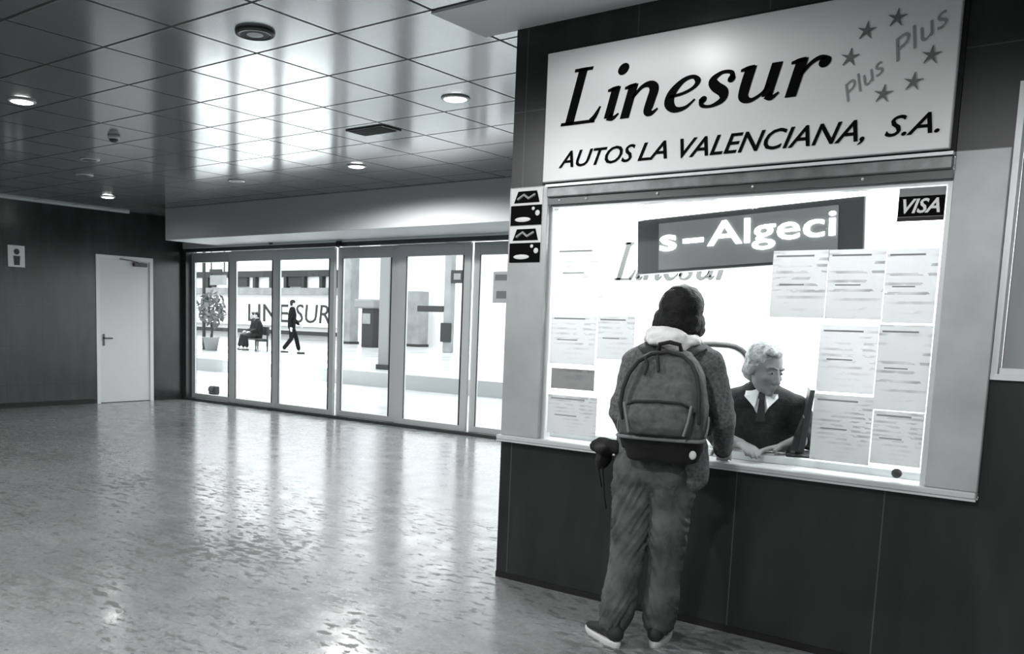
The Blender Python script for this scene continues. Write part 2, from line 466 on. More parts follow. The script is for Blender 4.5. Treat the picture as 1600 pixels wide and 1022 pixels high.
# kiosk window
w1 = thing('window_1', None, None, (-1.85, YK + 0.03, 0.9)); w1['kind'] = 'structure'
obj('window_frame', B(((-2.87, YK, 0.886), (-2.845, YK + 0.06, 2.225)), ((-0.862, YK, 0.886), (-0.838, YK + 0.06, 2.225)), ((-2.845, YK, 2.205), (-0.862, YK + 0.06, 2.23))), M_alu, w1)
obj('pane', B(((-2.845, YK + 0.02, 0.90), (-0.862, YK + 0.028, 2.205))), M_kglass, w1)
bm = bmesh.new(); lathe(bm, (-0.96, YK + 0.016, 0.925), [(0.022, 0.0), (0.022, -0.012), (0.012, -0.018)], seg=14, axis='Y')
obj('glass_clamp', bm, M_aludark, w1)

# counter ledge (outside) and the clerk's desk behind the glass
ct = thing('counter_ledge', 'long pale ledge running along the bottom of the ticket window', 'counter', (-1.88, YK, 0.85))
obj('ledge_top', B(((-3.15, YK - 0.055, 0.858), (-0.632, YK + 0.12, 0.886)), bev=0.005), M_counter, ct)
obj('ledge_lip', B(((-3.15, YK - 0.05, 0.848), (-0.632, YK - 0.035, 0.858))), M_alu, ct)
dk = thing('clerk_desk', 'white desk top behind the ticket window, under the clerk\'s hands', 'desk', (-1.8, 4.8, 0.0))
obj('desk_top', B(((-3.06, YK + 0.125, 0.885), (-0.61, 4.84, 0.925)), bev=0.004), M_white, dk)
for x in (-2.98, -0.70):
    obj('desk_leg', B(((x - 0.025, 4.72, 0.0), (x + 0.025, 4.77, 0.885))), M_alu, dk)

# roller shutter housing
rs = thing('shutter_housing', 'grey metal roller shutter housing between the sign and the ticket window', 'shutter', (-1.85, YK, 2.2))
obj('housing', B(((-2.868, YK - 0.055, 2.262), (-0.84, YK, 2.318)), bev=0.006), M_rail, rs)
obj('top_lip', B(((-2.868, YK - 0.07, 2.318), (-0.84, YK, 2.332))), M_alu, rs)
obj('guide_rail', B(((-2.868, YK - 0.035, 2.225), (-0.84, YK, 2.262))), M_aludark, rs)
for x in (-2.79, -2.62, -2.2, -1.7, -1.2):
    bm = bmesh.new(); lathe(bm, (x, YK - 0.036, 2.245), [(0.008, 0), (0.006, -0.006), (0.001, -0.008)], seg=8, axis='Y'); obj('screw', bm, M_alu, rs)

# ------------------------------------------------------------------ the big sign
sg = thing('shop_sign', 'big white fascia sign with large italic lettering and stars above the ticket window', 'sign', (-1.88, YK, 2.35))
YS = YK - 0.045
obj('sign_panel', B(((-2.905, YS, 2.349), (-0.862, YK, 3.05)), bev=0.004), M_sign, sg)
obj('sign_backing', B(((-2.925, YK - 0.012, 2.336), (-0.842, YK, 3.07))), M_black, sg)

def cr(pts, n=7):
    out = []
    P = [pts[0]] + list(pts) + [pts[-1]]
    for i in range(1, len(P) - 2):
        p0, p1, p2, p3 = P[i - 1], P[i], P[i + 1], P[i + 2]
        for k in range(n):
            t = k / n
            out.append(tuple(0.5 * ((2 * b) + (-a + c) * t + (2 * a - 5 * b + 4 * c - d) * t * t + (-a + 3 * b - 3 * c + d) * t ** 3) for a, b, c, d in zip(p0, p1, p2, p3)))
    out.append(tuple(pts[-1])); return out

def ribbon(bm, pts, y0, y1, tf, curve=True):
    """pen stroke through (x, z, width)"""
    q = cr(pts) if curve and len(pts) > 2 else pts
    L, R = [], []
    for i, (x, z, w) in enumerate(q):
        a = q[max(i - 1, 0)]; b = q[min(i + 1, len(q) - 1)]
        dx, dz = b[0] - a[0], b[1] - a[1]; l = math.hypot(dx, dz) or 1
        nx, nz = -dz / l, dx / l
        L.append(tf(x + nx * w / 2, z + nz * w / 2)); R.append(tf(x - nx * w / 2, z - nz * w / 2))
    for i in range(len(q) - 1):
        a, b, c, d = L[i], L[i + 1], R[i + 1], R[i]
        vs = []
        for (x, z) in (a, b, c, d): vs.append((bm.verts.new((x, y0, z)), bm.verts.new((x, y1, z))))
        bm.faces.new([v[1] for v in vs]); bm.faces.new([v[0] for v in reversed(vs)])
        for j in range(4): bm.faces.new((vs[j][0], vs[(j + 1) % 4][0], vs[(j + 1) % 4][1], vs[j][1]))

def disc(bm, x, z, r, y0, y1, tf, n=16):
    prism(bm, [tf(x + r * math.cos(2 * PI * k / n), z + r * math.sin(2 * PI * k / n)) for k in range(n)], y0, y1)

X_ = 0.57   # x-height over cap height
GLY = {
 'L': [[(0.17, 0, .17), (0.17, 1, .17)], [(0.0, .97, .055), (0.36, .97, .055)], [(0.0, .028, .056), (0.68, .028, .056)], [(0.60, .03, .10), (0.66, .10, .09), (0.72, .27, .03)]],
 'i': [[(0.15, .04, .16), (0.15, X_, .16)], [(0.0, X_ - .05, .04), (.10, X_ - .03, .07), (.2, X_ - .01, .05)], [(.15, .07, .14), (.24, .03, .08), (.33, .10, .03)]],
 'n': [[(0.15, 0, .165), (0.15, X_, .165)], [(0.0, X_ - .05, .04), (.10, X_ - .03, .07), (.2, X_ - .01, .05)],
       [(.20, .34, .05), (.32, .50, .07), (.46, .53, .11), (.56, .44, .16), (.56, .25, .165), (.56, .08, .15), (.64, .03, .08), (.73, .10, .03)]],
 'e': [[(.08, .26, .05), (.30, .29, .05), (.46, .36, .06), (.51, .46, .09), (.40, .545, .06), (.24, .50, .09), (.11, .33, .15), (.11, .16, .16), (.24, .04, .10), (.42, .05, .06), (.55, .17, .03)]],
 's': [[(.44, .40, .10), (.40, .52, .06), (.24, .54, .06), (.12, .44, .12), (.20, .33, .15), (.36, .22, .15), (.38, .10, .11), (.22, .02, .05), (.06, .05, .06), (.03, .16, .10)]],
 'u': [[(0.0, X_ - .05, .04), (.10, X_ - .03, .07), (.2, X_ - .01, .05)], [(.15, X_, .165), (.15, .25, .165), (.18, .09, .14), (.31, .03, .07), (.46, .12, .05), (.52, .25, .05)], [(.55, .06, .16), (.55, X_, .16)], [(.55, .08, .13), (.63, .03, .08), (.72, .10, .03)]],
 'r': [[(0.15, 0, .165), (0.15, X_, .165)], [(0.0, X_ - .05, .04), (.10, X_ - .03, .07), (.2, X_ - .01, .05)], [(.20, .32, .05), (.29, .47, .06), (.40, .54, .07), (.50, .53, .06)]],
}
DOT = {'i': [(0.19, .86, .10)], 's': [(.05, .14, .06), (.43, .42, .06)], 'r': [(.50, .47, .085)]}
def glyph(bm, ch, x, z, h, sx, y0, y1, sh=0.27):
    tf = lambda a, b: (x + (a * sx + b * sh) * h, z + b * h)
    for st in GLY[ch]: ribbon(bm, st, y0, y1, tf)
    for (a, b, r) in DOT.get(ch, []): disc(bm, a, b, r, y0, y1, tf)
def linesur(bm, spots, z, h, y0, y1, sx=1.0):
    for ch, x in spots: glyph(bm, ch, x, z, h, sx, y0, y1)
H_ = 0.295
for ch, x in (('L', -2.80), ('i', -2.555), ('n', -2.455), ('e', -2.205), ('s', -2.005), ('u', -1.835), ('r', -1.595)):
    bm = bmesh.new(); glyph(bm, ch, x, 2.645, H_, 1.05, YS - 0.004, YS + 0.001); obj('large_letter', bm, M_ink, sg)
for w, a, b in (('AUTOS', -2.80, -2.335), ('LA', -2.318, -2.153), ('VALENCIANA,', -2.085, -1.205), ('S.A.', -1.122, -0.905)):
    z0 = 2.418 if ',' not in w else 2.396
    obj('small_lettering', text_bm(w, a, b, z0, 2.508, YS, shear=0.35, bold=0.008, depth=0.004), M_ink, sg)
for (x, z) in ((-1.112, 2.923), (-1.234, 2.890), (-1.296, 2.785), (-0.964, 2.745), (-1.025, 2.643), (-1.143, 2.607)):
    bm = bmesh.new(); poly = []
    for k in range(10):
        r = 0.041 if k % 2 == 0 else 0.0115
        a = PI / 2 + PI * k / 5 - 0.12
        poly.append((x + r * math.cos(a), z + r * math.sin(a)))
    prism(bm, poly, YS - 0.006, YS + 0.001); obj('star', bm, M_inkgrey, sg)
obj('script_lettering', text_bm('Plus', -1.335, -1.135, 2.645, 2.715, YS, shear=0.45, depth=0.005, rot=0.68, bold=-0.014), M_inkpale, sg)
obj('script_lettering', text_bm('Plus', -1.145, -0.895, 2.800, 2.885, YS, shear=0.45, depth=0.005, rot=0.60, bold=-0.014), M_inkpale, sg)

# ------------------------------------------------------------------ stickers and papers on the window
YP = YK - 0.031
def card(z0, z1, label):
    c = thing('payment_sticker', label, 'sticker', (-3.0, YP, z0))
    zm = (z0 + z1) / 2 + 0.01
    obj('backing', B(((-3.122, YP - 0.002, z0), (-2.905, YP, z1))), M_white, c)
    bm = bmesh.new()
    prism(bm, [(-3.10, zm + 0.012), (-2.925, zm + 0.012), (-2.945, z1 - 0.016), (-3.072, z1 - 0.016)], YP - 0.004, YP - 0.002)
    obj('dark_badge', bm, M_ink, c)
    bm = bmesh.new()
    tube(bm, [(-3.07, YP - 0.005, zm + 0.035), (-3.03, YP - 0.005, zm + 0.058), (-3.0, YP - 0.005, zm + 0.036), (-2.96, YP - 0.005, zm + 0.055)], 0.008, seg=6)
    obj('pale_squiggle', bm, M_inkpale, c)
    obj('dark_field', B(((-3.12, YP - 0.003, z0), (-2.907, YP - 0.002, zm - 0.002))), M_ink, c)
    bm = bmesh.new()
    ell(bm, (-3.035, YP - 0.004, z0 + 0.032), (0.055, 0.002, 0.014)); ell(bm, (-2.935, YP - 0.004, z0 + 0.066), (0.016, 0.002, 0.016)); ell(bm, (-2.965, YP - 0.004, z0 + 0.092), (0.011, 0.002, 0.010))
    obj('pale_marks', bm, M_white, c, smooth=True)
card(2.118, 2.326, 'black and white payment card sticker at the top of the steel post')
card(1.905, 2.112, 'lower black and white payment card sticker on the steel post, below its twin')
vs = thing('card_sticker', 'dark payment card sticker in the top right corner of the ticket window', 'sticker', (-0.94, YK, 2.06))
obj('backing', B(((-1.055, YK + 0.012, 2.055), (-0.868, YK + 0.018, 2.20))), mat('sticker_grey', 150, 0.5), vs)
obj('dark_field', B(((-1.053, YK + 0.010, 2.075), (-0.87, YK + 0.012, 2.163))), M_ink, vs)
obj('base_band', B(((-1.055, YK + 0.010, 2.055), (-0.868, YK + 0.012, 2.072))), M_black, vs)
obj('lettering', text_bm('VISA', -1.035, -0.885, 2.088, 2.152, YK + 0.010, shear=0.3, bold=0.02, depth=0.004), M_white, vs)

PM = {
 'faint': paper_mat('faint_sheet', 228, 192, 0.028, 0.4, 9, 0.5), 'grey': paper_mat('grey_sheet', 218, 170, 0.030, 0.45, 7, 0.5),
 'list': paper_mat('list_sheet', 222, 165, 0.042, 0.3, 8, 0.45), 'dense': paper_mat('dense_sheet', 222, 178, 0.021, 0.5, 12, 0.45),
 'photo': paper_mat('photo_card', 168, 110, 0.05, 0.7, 10, 0.1)}
def paper(x0, x1, z0, z1, kind, label, head=True, k=0):
    y = YK + 0.016 - 0.0012 * k
    p = thing('paper_notice', label, 'paper', ((x0 + x1) / 2, y, z0), group='paper notices taped to the ticket window')
    obj('sheet', B(((x0, y - 0.0008, z0), (x1, y, z1))), PM[kind], p)
    if head:
        h = (z1 - z0); w = x1 - x0
        pm = mat('print_grey', 150, 0.7)
        obj('heading', B(((x0 + 0.06 * w, y - 0.0016, z1 - 0.07 * h - 0.008), (x0 + 0.75 * w, y - 0.0008, z1 - 0.07 * h))), pm, p)
        obj('print_line', B(((x0 + 0.15 * w, y - 0.0016, z1 - 0.5 * h - 0.006), (x0 + 0.6 * w, y - 0.0008, z1 - 0.5 * h))), pm, p)
paper(-2.825, -2.52, 1.705, 1.99, 'faint', 'faint printed sheet at the upper left of the ticket window')
paper(-2.84, -2.545, 1.33, 1.612, 'faint', 'large faint sheet at mid height by the left edge of the ticket window', k=1)
paper(-2.535, -2.31, 1.37, 1.608, 'faint', 'faint sheet left of the customer\'s head, second from the steel post', k=2)
paper(-2.822, -2.54, 1.187, 1.304, 'photo', 'small dark grey picture card at the lower left of the ticket window', head=False, k=2)
paper(-2.838, -2.515, 0.925, 1.15, 'dense', 'printed sheet at the bottom left corner, below the dark picture card', k=1)
paper(-1.592, -1.335, 1.62, 1.939, 'grey', 'greyest notice, covering the lower right corner of the lit display board', k=3)
paper(-1.333, -1.085, 1.618, 1.938, 'list', 'pale notice in the upper row, between the greyest one and the right column', k=2)
paper(-1.082, -0.872, 1.605, 1.936, 'list', 'upper notice of the right column, under the blank pale slip', k=1)
paper(-1.345, -1.09, 1.275, 1.588, 'faint', 'middle notice of the inner column, directly right of the clerk\'s head', k=2)
paper(-1.086, -0.868, 1.21, 1.597, 'list', 'tall middle notice of the right column beside the steel jamb', k=3)
paper(-1.35, -1.085, 0.945, 1.262, 'dense', 'lowest notice of the inner column, right of the dark monitor', k=1)
paper(-1.08, -0.87, 0.96, 1.205, 'dense', 'lowest notice of the right column above the ledge', k=0)
paper(-1.045, -0.872, 1.945, 2.05, 'faint', 'blank pale slip just below the dark card sticker at top right', head=False, k=3)

# ------------------------------------------------------------------ inside the kiosk
ld = thing('display_board', 'hanging dark display board with glowing letters inside the ticket office', 'display', (-1.93, 5.0, 2.05))
ld.rotation_euler = (0, math.radians(-3.1), 0)
M_ledback = mat('display_black', 40, 0.4); M_ledgrey = mat('display_lit_window', 90, 0.35, emit=0.6); M_led = mat('display_letters', 255, 0.5, emit=9.0)
def lb(*bx, bev=0.0): return B(*bx, bev=bev)
obj('casing', lb(((-0.625, 0.0, -0.155), (0.625, 0.10, 0.16)), bev=0.006), M_ledback, ld, local=True)
obj('lit_window', lb(((-0.485, -0.006, -0.14), (0.50, 0.0, 0.125))), M_ledgrey, ld, local=True)
obj('top_strip', lb(((-0.59, -0.012, 0.158), (0.60, 0.03, 0.205))), mat('white_rail_glow', 255, 0.5, emit=4.0), ld, local=True)  # white top rail, no lamp; its brightness is put in as emission
obj('glowing_letter', text_bm('s', -0.475, -0.375, -0.035, 0.055, -0.008, bold=0.02, depth=0.006), M_led, ld, local=True)
obj('glowing_dash', B(((-0.335, -0.012, 0.0), (-0.215, -0.006, 0.024))), M_led, ld, local=True)
obj('glowing_word', text_bm('Algeci', -0.19, 0.49, -0.07, 0.105, -0.008, bold=0.008, depth=0.006), M_led, ld, local=True)
for x in (-0.4, 0.4):
    obj('hanger_rod', T([(x, 0.05, 0.16), (x, 0.05, 0.40)], 0.008, seg=6), M_alu, ld, local=True)

wl = thing('wall_lettering', 'dark italic letters on the white back wall, half hidden by the display board', 'lettering', (-2.8, 5.65, 1.87))
bm = bmesh.new()
linesur(bm, [('L', -3.045), ('i', -2.905), ('n', -2.845), ('e', -2.70), ('s', -2.585), ('u', -2.485), ('r', -2.345)], 1.865, 0.25, 5.648, 5.662, 0.75)
obj('letters', bm, mat('wall_lettering_grey', 60, 0.6), wl)

mo = thing('monitor', 'dark monitor seen edge-on at the right of the clerk', 'monitor', (-1.47, 4.80, 0.925))
mo.rotation_euler = (0, 0, math.radians(19))
bm = bmesh.new(); prism(bm, [(-0.012, 0.045), (0.012, 0.045), (0.040, 0.345), (0.018, 0.345)], -0.16, 0.20, 'XZ')
obj('screen_panel', bm, M_ledback, mo, local=True)
bm = bmesh.new(); prism(bm, [(-0.055, 0.03), (0.012, 0.03), (0.022, 0.20), (0.0, 0.20)], -0.10, 0.12, 'XZ')
obj('rear_housing', bm, M_ledback, mo, local=True)
bm = B(((-0.07, -0.10, 0.0), (0.06, 0.12, 0.014)), ((-0.025, -0.03, 0.01), (0.015, 0.05, 0.06)), bev=0.004)
obj('stand', bm, M_ledback, mo, local=True)

pp = thing('ticket_papers', 'loose white papers lying on the desk by the clerk\'s hand', 'papers', (-1.62, 4.70, 0.925))
obj('sheets', B(((-1.64, 4.67, 0.926), (-1.56, 4.72, 0.930)), ((-1.63, 4.68, 0.930), (-1.55, 4.73, 0.934))), M_white, pp)

# ------------------------------------------------------------------ ceiling fittings
def downlight(x, y, label, power=None):
    d = thing('downlight', label, 'ceiling light', (x, y, ZC), group='round recessed ceiling downlights' if label else None)
    bm = bmesh.new(); seg = 28
    lathe(bm, (x, y, ZC), [(0.082, -0.002), (0.086, -0.014), (0.108, -0.010), (0.112, 0.0)], seg=seg); obj('trim_ring', bm, M_trimring, d, smooth=True)
    bm = bmesh.new(); lathe(bm, (x, y, ZC), [(0.082, -0.016), (0.06, -0.022), (0.01, -0.025)], seg=seg); obj('lens', bm, M_lens, d, smooth=True)
    la = bpy.data.lights.new('downlight_lamp', 'SPOT'); la.energy = power or POWER_DL; la.spot_size = math.radians(172); la.spot_blend = 0.25; la.shadow_soft_size = 0.09
    lo = bpy.data.objects.new('downlight_lamp', la); C.objects.link(lo); lo.location = (x, y, ZC - 0.06); lo.rotation_euler = (0, 0, 0)
POWER_DL = 120.0
downlight(-4.47, 5.65, 'big round downlight nearest the kiosk fascia, at the right of the ceiling')
downlight(-7.54, 3.82, 'round downlight farthest from the kiosk fascia, high at the far left')
downlight(-7.31, 7.51, 'round downlight just in front of the pale soffit over the glass doors', 230.0)
downlight(-12.55, 7.63, 'small far downlight above the white door', 6.0)
for (x, y) in ((-2.318, 3.626), (-4.4, 1.6), (-7.6, 0.2), (-10.8, 2.0), (-1.2, 0.2), (1.6, 2.2), (-4.4, -2.6), (-10.8, -2.2), (-0.5, -3.0)):  # first inferred from the sign's highlight; the rest unseen, added as hall fill
    downlight(x, y, 'unseen recessed round ceiling downlight added outside the view', 24.0 if y == 3.626 else (260.0 if (x, y) in ((-1.2, 0.2), (-4.4, 1.6)) else None))

df2 = thing('ceiling_vent', 'round dark-ringed air diffuser set in one ceiling tile', 'vent', (-4.49, 3.72, ZC))
bm = bmesh.new(); lathe(bm, (-4.49, 3.72, ZC), [(0.088, -0.004), (0.09, -0.022), (0.117, -0.018), (0.121, 0.0)], seg=36); obj('outer_ring', bm, M_aludark, df2, smooth=True)
bm = bmesh.new(); lathe(bm, (-4.49, 3.72, ZC), [(0.088, -0.002), (0.088, -0.008), (0.05, -0.02), (0.01, -0.024)], seg=36); obj('centre_disc', bm, M_soffit, df2, smooth=True)
bm = bmesh.new(); lathe(bm, (-4.49, 3.72, ZC), [(0.098, -0.02), (0.108, -0.022), (0.108, -0.018), (0.098, -0.016)], seg=36); obj('black_slot', bm, M_black, df2)
vt = thing('ceiling_grille', 'long dark slotted grille in the ceiling above the glass doors', 'vent', (-5.82, 6.2, ZC))
obj('grille_frame', B(((-6.05, 6.06, ZC - 0.012), (-5.60, 6.32, ZC)), bev=0.003), M_aludark, vt)
bm = bmesh.new()
for k in range(7): box(bm, (-6.02, 6.085 + 0.031 * k, ZC - 0.018), (-5.63, 6.10 + 0.031 * k, ZC - 0.010))
obj('slats', bm, M_black, vt)
sd = thing('smoke_detector', 'small dark smoke detector on the left of the ceiling', 'detector', (-8.2, 5.06, ZC))
bm = bmesh.new(); lathe(bm, (-8.2, 5.06, ZC), [(0.06, 0.0), (0.058, -0.02), (0.05, -0.035)], seg=20); obj('base', bm, M_trimring, sd, smooth=True)
bm = bmesh.new(); lathe(bm, (-8.2, 5.06, ZC), [(0.045, -0.034), (0.04, -0.055), (0.02, -0.065)], seg=20); obj('sensor_head', bm, M_aludark, sd, smooth=True)
for (x, y, lab) in ((-9.45, 7.55, 'dark flat round ceiling speaker nearest the soffit end'), (-9.7, 5.68, 'dark flat ceiling speaker left of the smoke detector'), (-10.85, 6.28, 'dark flat ceiling speaker farther back than its neighbour')):
    s = thing('ceiling_speaker', lab, 'speaker', (x, y, ZC))
    bm = bmesh.new(); lathe(bm, (x, y, ZC), [(0.11, 0.0), (0.105, -0.012), (0.09, -0.014)], seg=24); obj('rim', bm, M_alu, s, smooth=True)
    bm = bmesh.new(); lathe(bm, (x, y, ZC), [(0.09, -0.012), (0.06, -0.018), (0.01, -0.02)], seg=24); obj('grille', bm, M_aludark, s, smooth=True)

# restroom pictogram on the left wall
ps = thing('pictogram_sign', 'small white pictogram plate with a dark figure on the dark left wall', 'sign', (XL, 7.0, 2.2))
obj('plate', B(((XL, 6.86, 2.19), (XL + 0.012, 7.13, 2.52)), bev=0.003), M_white, ps)
bm = bmesh.new(); lathe(bm, (XL + 0.012, 7.0, 2.425), [(0.045, 0.0), (0.045, 0.004), (0.01, 0.005)], seg=18, axis='X')
prism(bm, [(6.955, 2.22), (7.045, 2.22), (7.045, 2.26), (7.055, 2.36), (6.945, 2.36), (6.955, 2.26)], XL + 0.012, XL + 0.016, 'YZ')
obj('figure', bm, M_ledback, ps)

# ------------------------------------------------------------------ people
def mv(a, b, t): return V(a).lerp(V(b), t)

def hand(bm, wrist, d, nrm, thumb, s=1.0, curl=0.5, seg=8):
    """palm, four unequal jointed fingers and a thumb; d = pointing direction, nrm = back of the hand, thumb = thumb side"""
    d = V(d).normalized(); thumb = V(thumb); thumb = (thumb - d * thumb.dot(d)).normalized(); nrm = V(nrm); nrm = (nrm - d * nrm.dot(d) - thumb * nrm.dot(thumb)).normalized()
    w = V(wrist)
    tube(bm, [w - d * 0.02 * s, w + d * 0.03 * s, w + d * 0.085 * s], [(0.026 * s, 0.019 * s), (0.037 * s, 0.017 * s), (0.040 * s, 0.013 * s)], seg=seg, side=thumb)
    for k, (off, ln) in enumerate(((0.029, 0.078), (0.010, 0.088), (-0.010, 0.082), (-0.029, 0.064))):
        p = w + d * 0.088 * s + thumb * off * s
        dirs = d.copy(); pts = [p - d * 0.02 * s, p]
        for j, f in enumerate((0.45, 0.30, 0.25)):
            a = curl * (0.35 + 0.45 * j)
            dd = (d * math.cos(a) - nrm * math.sin(a) + thumb * off * 2.2).normalized()
            pts.append(pts[-1] + dd * ln * f * s)
        tube(bm, pts, [0.0098 * s, 0.0098 * s, 0.0092 * s, 0.0085 * s, 0.0075 * s], seg=seg, side=thumb)
    p = w + d * 0.028 * s + thumb * 0.026 * s
    dd = (d * 0.75 + thumb * 0.65 - nrm * 0.2).normalized(); d2 = (d * 0.95 + thumb * 0.25 - nrm * 0.25).normalized()
    tube(bm, [p - dd * 0.02 * s, p + dd * 0.035 * s, p + dd * 0.035 * s + d2 * 0.034 * s], [0.0135 * s, 0.0115 * s, 0.009 * s], seg=seg, side=nrm)

def headrot(yaw, pitch, roll):
    return Matrix.Rotation(yaw, 3, 'Z') @ Matrix.Rotation(-pitch, 3, 'X') @ Matrix.Rotation(roll, 3, 'Y')

def head(bm, c, R, s=1.0):
    """skull, jaw, nose, brow, lips and ears; +Y of R is where it looks"""
    P = lambda x, y, z: V(c) + R @ (V((x, y, z)) * s)
    E_ = lambda x, y, z, a, b, d_: ell(bm, P(x, y, z), (a * s, b * s, d_ * s), R)
    E_(0, -0.012, 0.030, .074, .094, .090)           # skull
    E_(0, 0.020, -0.030, .064, .072, .078)           # face
    E_(0, 0.034, -0.078, .046, .050, .036)           # jaw
    E_(0, 0.070, -0.102, .022, .018, .015)           # chin
    for q in (-1, 1):
        E_(q * 0.030, 0.066, 0.020, .026, .018, .009)  # brow ridge
        E_(q * 0.038, 0.058, -0.028, .022, .022, .018) # cheek
        E_(q * 0.076, -0.010, -0.012, .009, .020, .031) # ear
        E_(q * 0.011, 0.096, -0.044, .009, .010, .008) # nostril wing
    tube(bm, [P(0, 0.082, 0.014), P(0, 0.096, -0.016), P(0, 0.108, -0.040)], [0.008 * s, 0.010 * s, 0.012 * s], seg=8)
    E_(0, 0.083, -0.067, .024, .011, .006); E_(0, 0.081, -0.079, .021, .011, .007)

def eyes(root, c, R, s, me, mi):
    for q in (-1, 1):
        p = V(c) + R @ (V((q * 0.030, 0.076, 0.0)) * s)
        bm = bmesh.new(); ell(bm, p, (.0135 * s, .0115 * s, .0095 * s), R); e = obj('eye', bm, me, root, smooth=True, local=True)
        bm = bmesh.new(); ell(bm, p + R @ V((0, .0085 * s, 0)), (.006 * s, .005 * s, .006 * s), R); obj('iris', bm, mi, e, smooth=True, local=True)

def trunk(bm, J, k=0.0, hem=None, seg=18):
    pts = [J['pelvis'], J['waist'], J['chest'], J['collar']]
    rad = [(.155 + k, .105 + k), (.140 + k, .100 + k), (.165 + k, .115 + k), (.105 + k, .075 + k)]
    if hem is not None: pts = [hem] + pts[1:]; 
    tube(bm, pts, rad, seg=seg)
    tube(bm, [mv(J['shL'], J['shR'], 0.06), mv(J['shL'], J['collar'], 0.55) + V((0, 0, .0)), mv(J['shR'], J['collar'], 0.55), mv(J['shR'], J['shL'], 0.06)], [.056 + k, .066 + k, .066 + k, .056 + k], seg=seg, side=(0, 1, 0))

def arms(bm, J, k=0.0, upto=1.0, seg=12):
    for s in 'LR':
        sh, el, wr = V(J['sh' + s]), V(J['el' + s]), V(J['wr' + s])
        if upto <= 0.5:
            tube(bm, [sh, mv(sh, el, .55), el, mv(el, wr, 0.15)], [.058 + k, .050 + k, .046 + k, .044 + k], seg=seg)
        else:
            tube(bm, [sh, mv(sh, el, .5), el, mv(el, wr, .4), mv(el, wr, upto)], [.056 + k, .048 + k, .040 + k, .038 + k, .026 + k], seg=seg)

def legs(bm, J, k=0.0, seg=14, hem=None):
    tube(bm, [V(J['pelvis']) + V((0, 0, -.05)), J['pelvis'], mv(J['pelvis'], J['waist'], .5)], [(.150 + k, .115 + k), (.160 + k, .115 + k), (.145 + k, .10 + k)], seg=seg)
    for s in 'LR':
        h, n, a = V(J['hip' + s]), V(J['kn' + s]), V(J['an' + s])
        r = (.088, .072, .052, .052, .036) if hem is None else hem
        tube(bm, [h, mv(h, n, .5), n, mv(n, a, .45), a if hem is None else mv(n, a, .8)], [q + k for q in r], seg=seg)

def shoe(root, an, yaw, m_up, m_sole, s=1.0, name='shoe'):
    R = Matrix.Rotation(yaw, 3, 'Z'); a = V((an[0], an[1], 0))
    bm = bmesh.new(); P = lambda x, y, z: a + R @ V((x * s, y * s, z * s))
    tube(bm, [P(0, -.055, .065), P(0, 0.0, .072), P(0, .07, .056), P(0, .15, .042), P(0, .19, .038)], [(.040 * s, .045 * s), (.041 * s, .048 * s), (.044 * s, .034 * s), (.044 * s, .022 * s), (.030 * s, .016 * s)], seg=14, side=R @ V((1, 0, 0)))
    tube(bm, [P(0, -.03, .07), P(0, -.03, .125)], [.045 * s, .043 * s], seg=14)
    sh = vox(bm, name, m_up, root, 0.008 * s, 2)
    ol = []
    for k in range(24):
        t = 2 * PI * k / 24; x = math.sin(t); y = math.cos(t)
        hw = 0.047 if y > 0 else 0.041
        ol.append((hw * x * (1 if y < 0 else (1 - 0.12 * y)), 0.068 + 0.152 * math.copysign(abs(y) ** 0.8, y)))
    bm = bmesh.new()
    ring_loft(bm, [[P(x * .97, y, 0.0) for x, y in ol], [P(x * 1.03, 0.068 + (y - .068) * 1.02, 0.012) for x, y in ol], [P(x * 1.03, 0.068 + (y - .068) * 1.02, 0.024) for x, y in ol], [P(x * .9, 0.068 + (y - .068) * .95, 0.03) for x, y in ol]])
    obj('sole', bm, m_sole, sh, smooth=False, local=True)
    return sh

def wr(amp, sx, sy, sz, seed=0.0):
    return lambda co: amp * noise.noise(V((co.x * sx + seed, co.y * sy, co.z * sz))) + amp * 0.5 * noise.noise(V((co.x * sx * 2.3, co.y * sy * 2.3 + seed, co.z * sz * 2.1)))

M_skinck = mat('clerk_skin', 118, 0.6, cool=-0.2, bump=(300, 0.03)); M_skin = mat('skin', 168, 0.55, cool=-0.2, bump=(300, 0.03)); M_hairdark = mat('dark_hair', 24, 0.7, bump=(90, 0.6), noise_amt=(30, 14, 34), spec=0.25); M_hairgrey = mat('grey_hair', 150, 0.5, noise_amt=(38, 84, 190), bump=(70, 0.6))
M_eye = mat('eye_white', 220, 0.25); M_iris = mat('iris_dark', 30, 0.2)
M_jacket = mat('grey_marl_jacket', 112, 0.85, noise_amt=(70, 76, 124), bump=(160, 0.35)); M_jeans = mat('grey_denim', 84, 0.85, noise_amt=(9, 58, 108), bump=(220, 0.3))
M_hood = mat('white_fleece', 250, 0.9, cool=0.0, bump=(40, 0.5), noise_amt=(16, 228, 252)); M_shoe = mat('dark_shoe', 46, 0.7); M_sole = mat('white_rubber_sole', 232, 0.6, cool=0.1)
M_pack = mat('grey_pack_canvas', 90, 0.8, noise_amt=(40, 76, 102), bump=(260, 0.3)); M_packdark = mat('black_pack_canvas', 20, 0.8, bump=(200, 0.3)); M_web = mat('dark_webbing', 36, 0.75); M_webgrey = mat('grey_webbing', 128, 0.75)

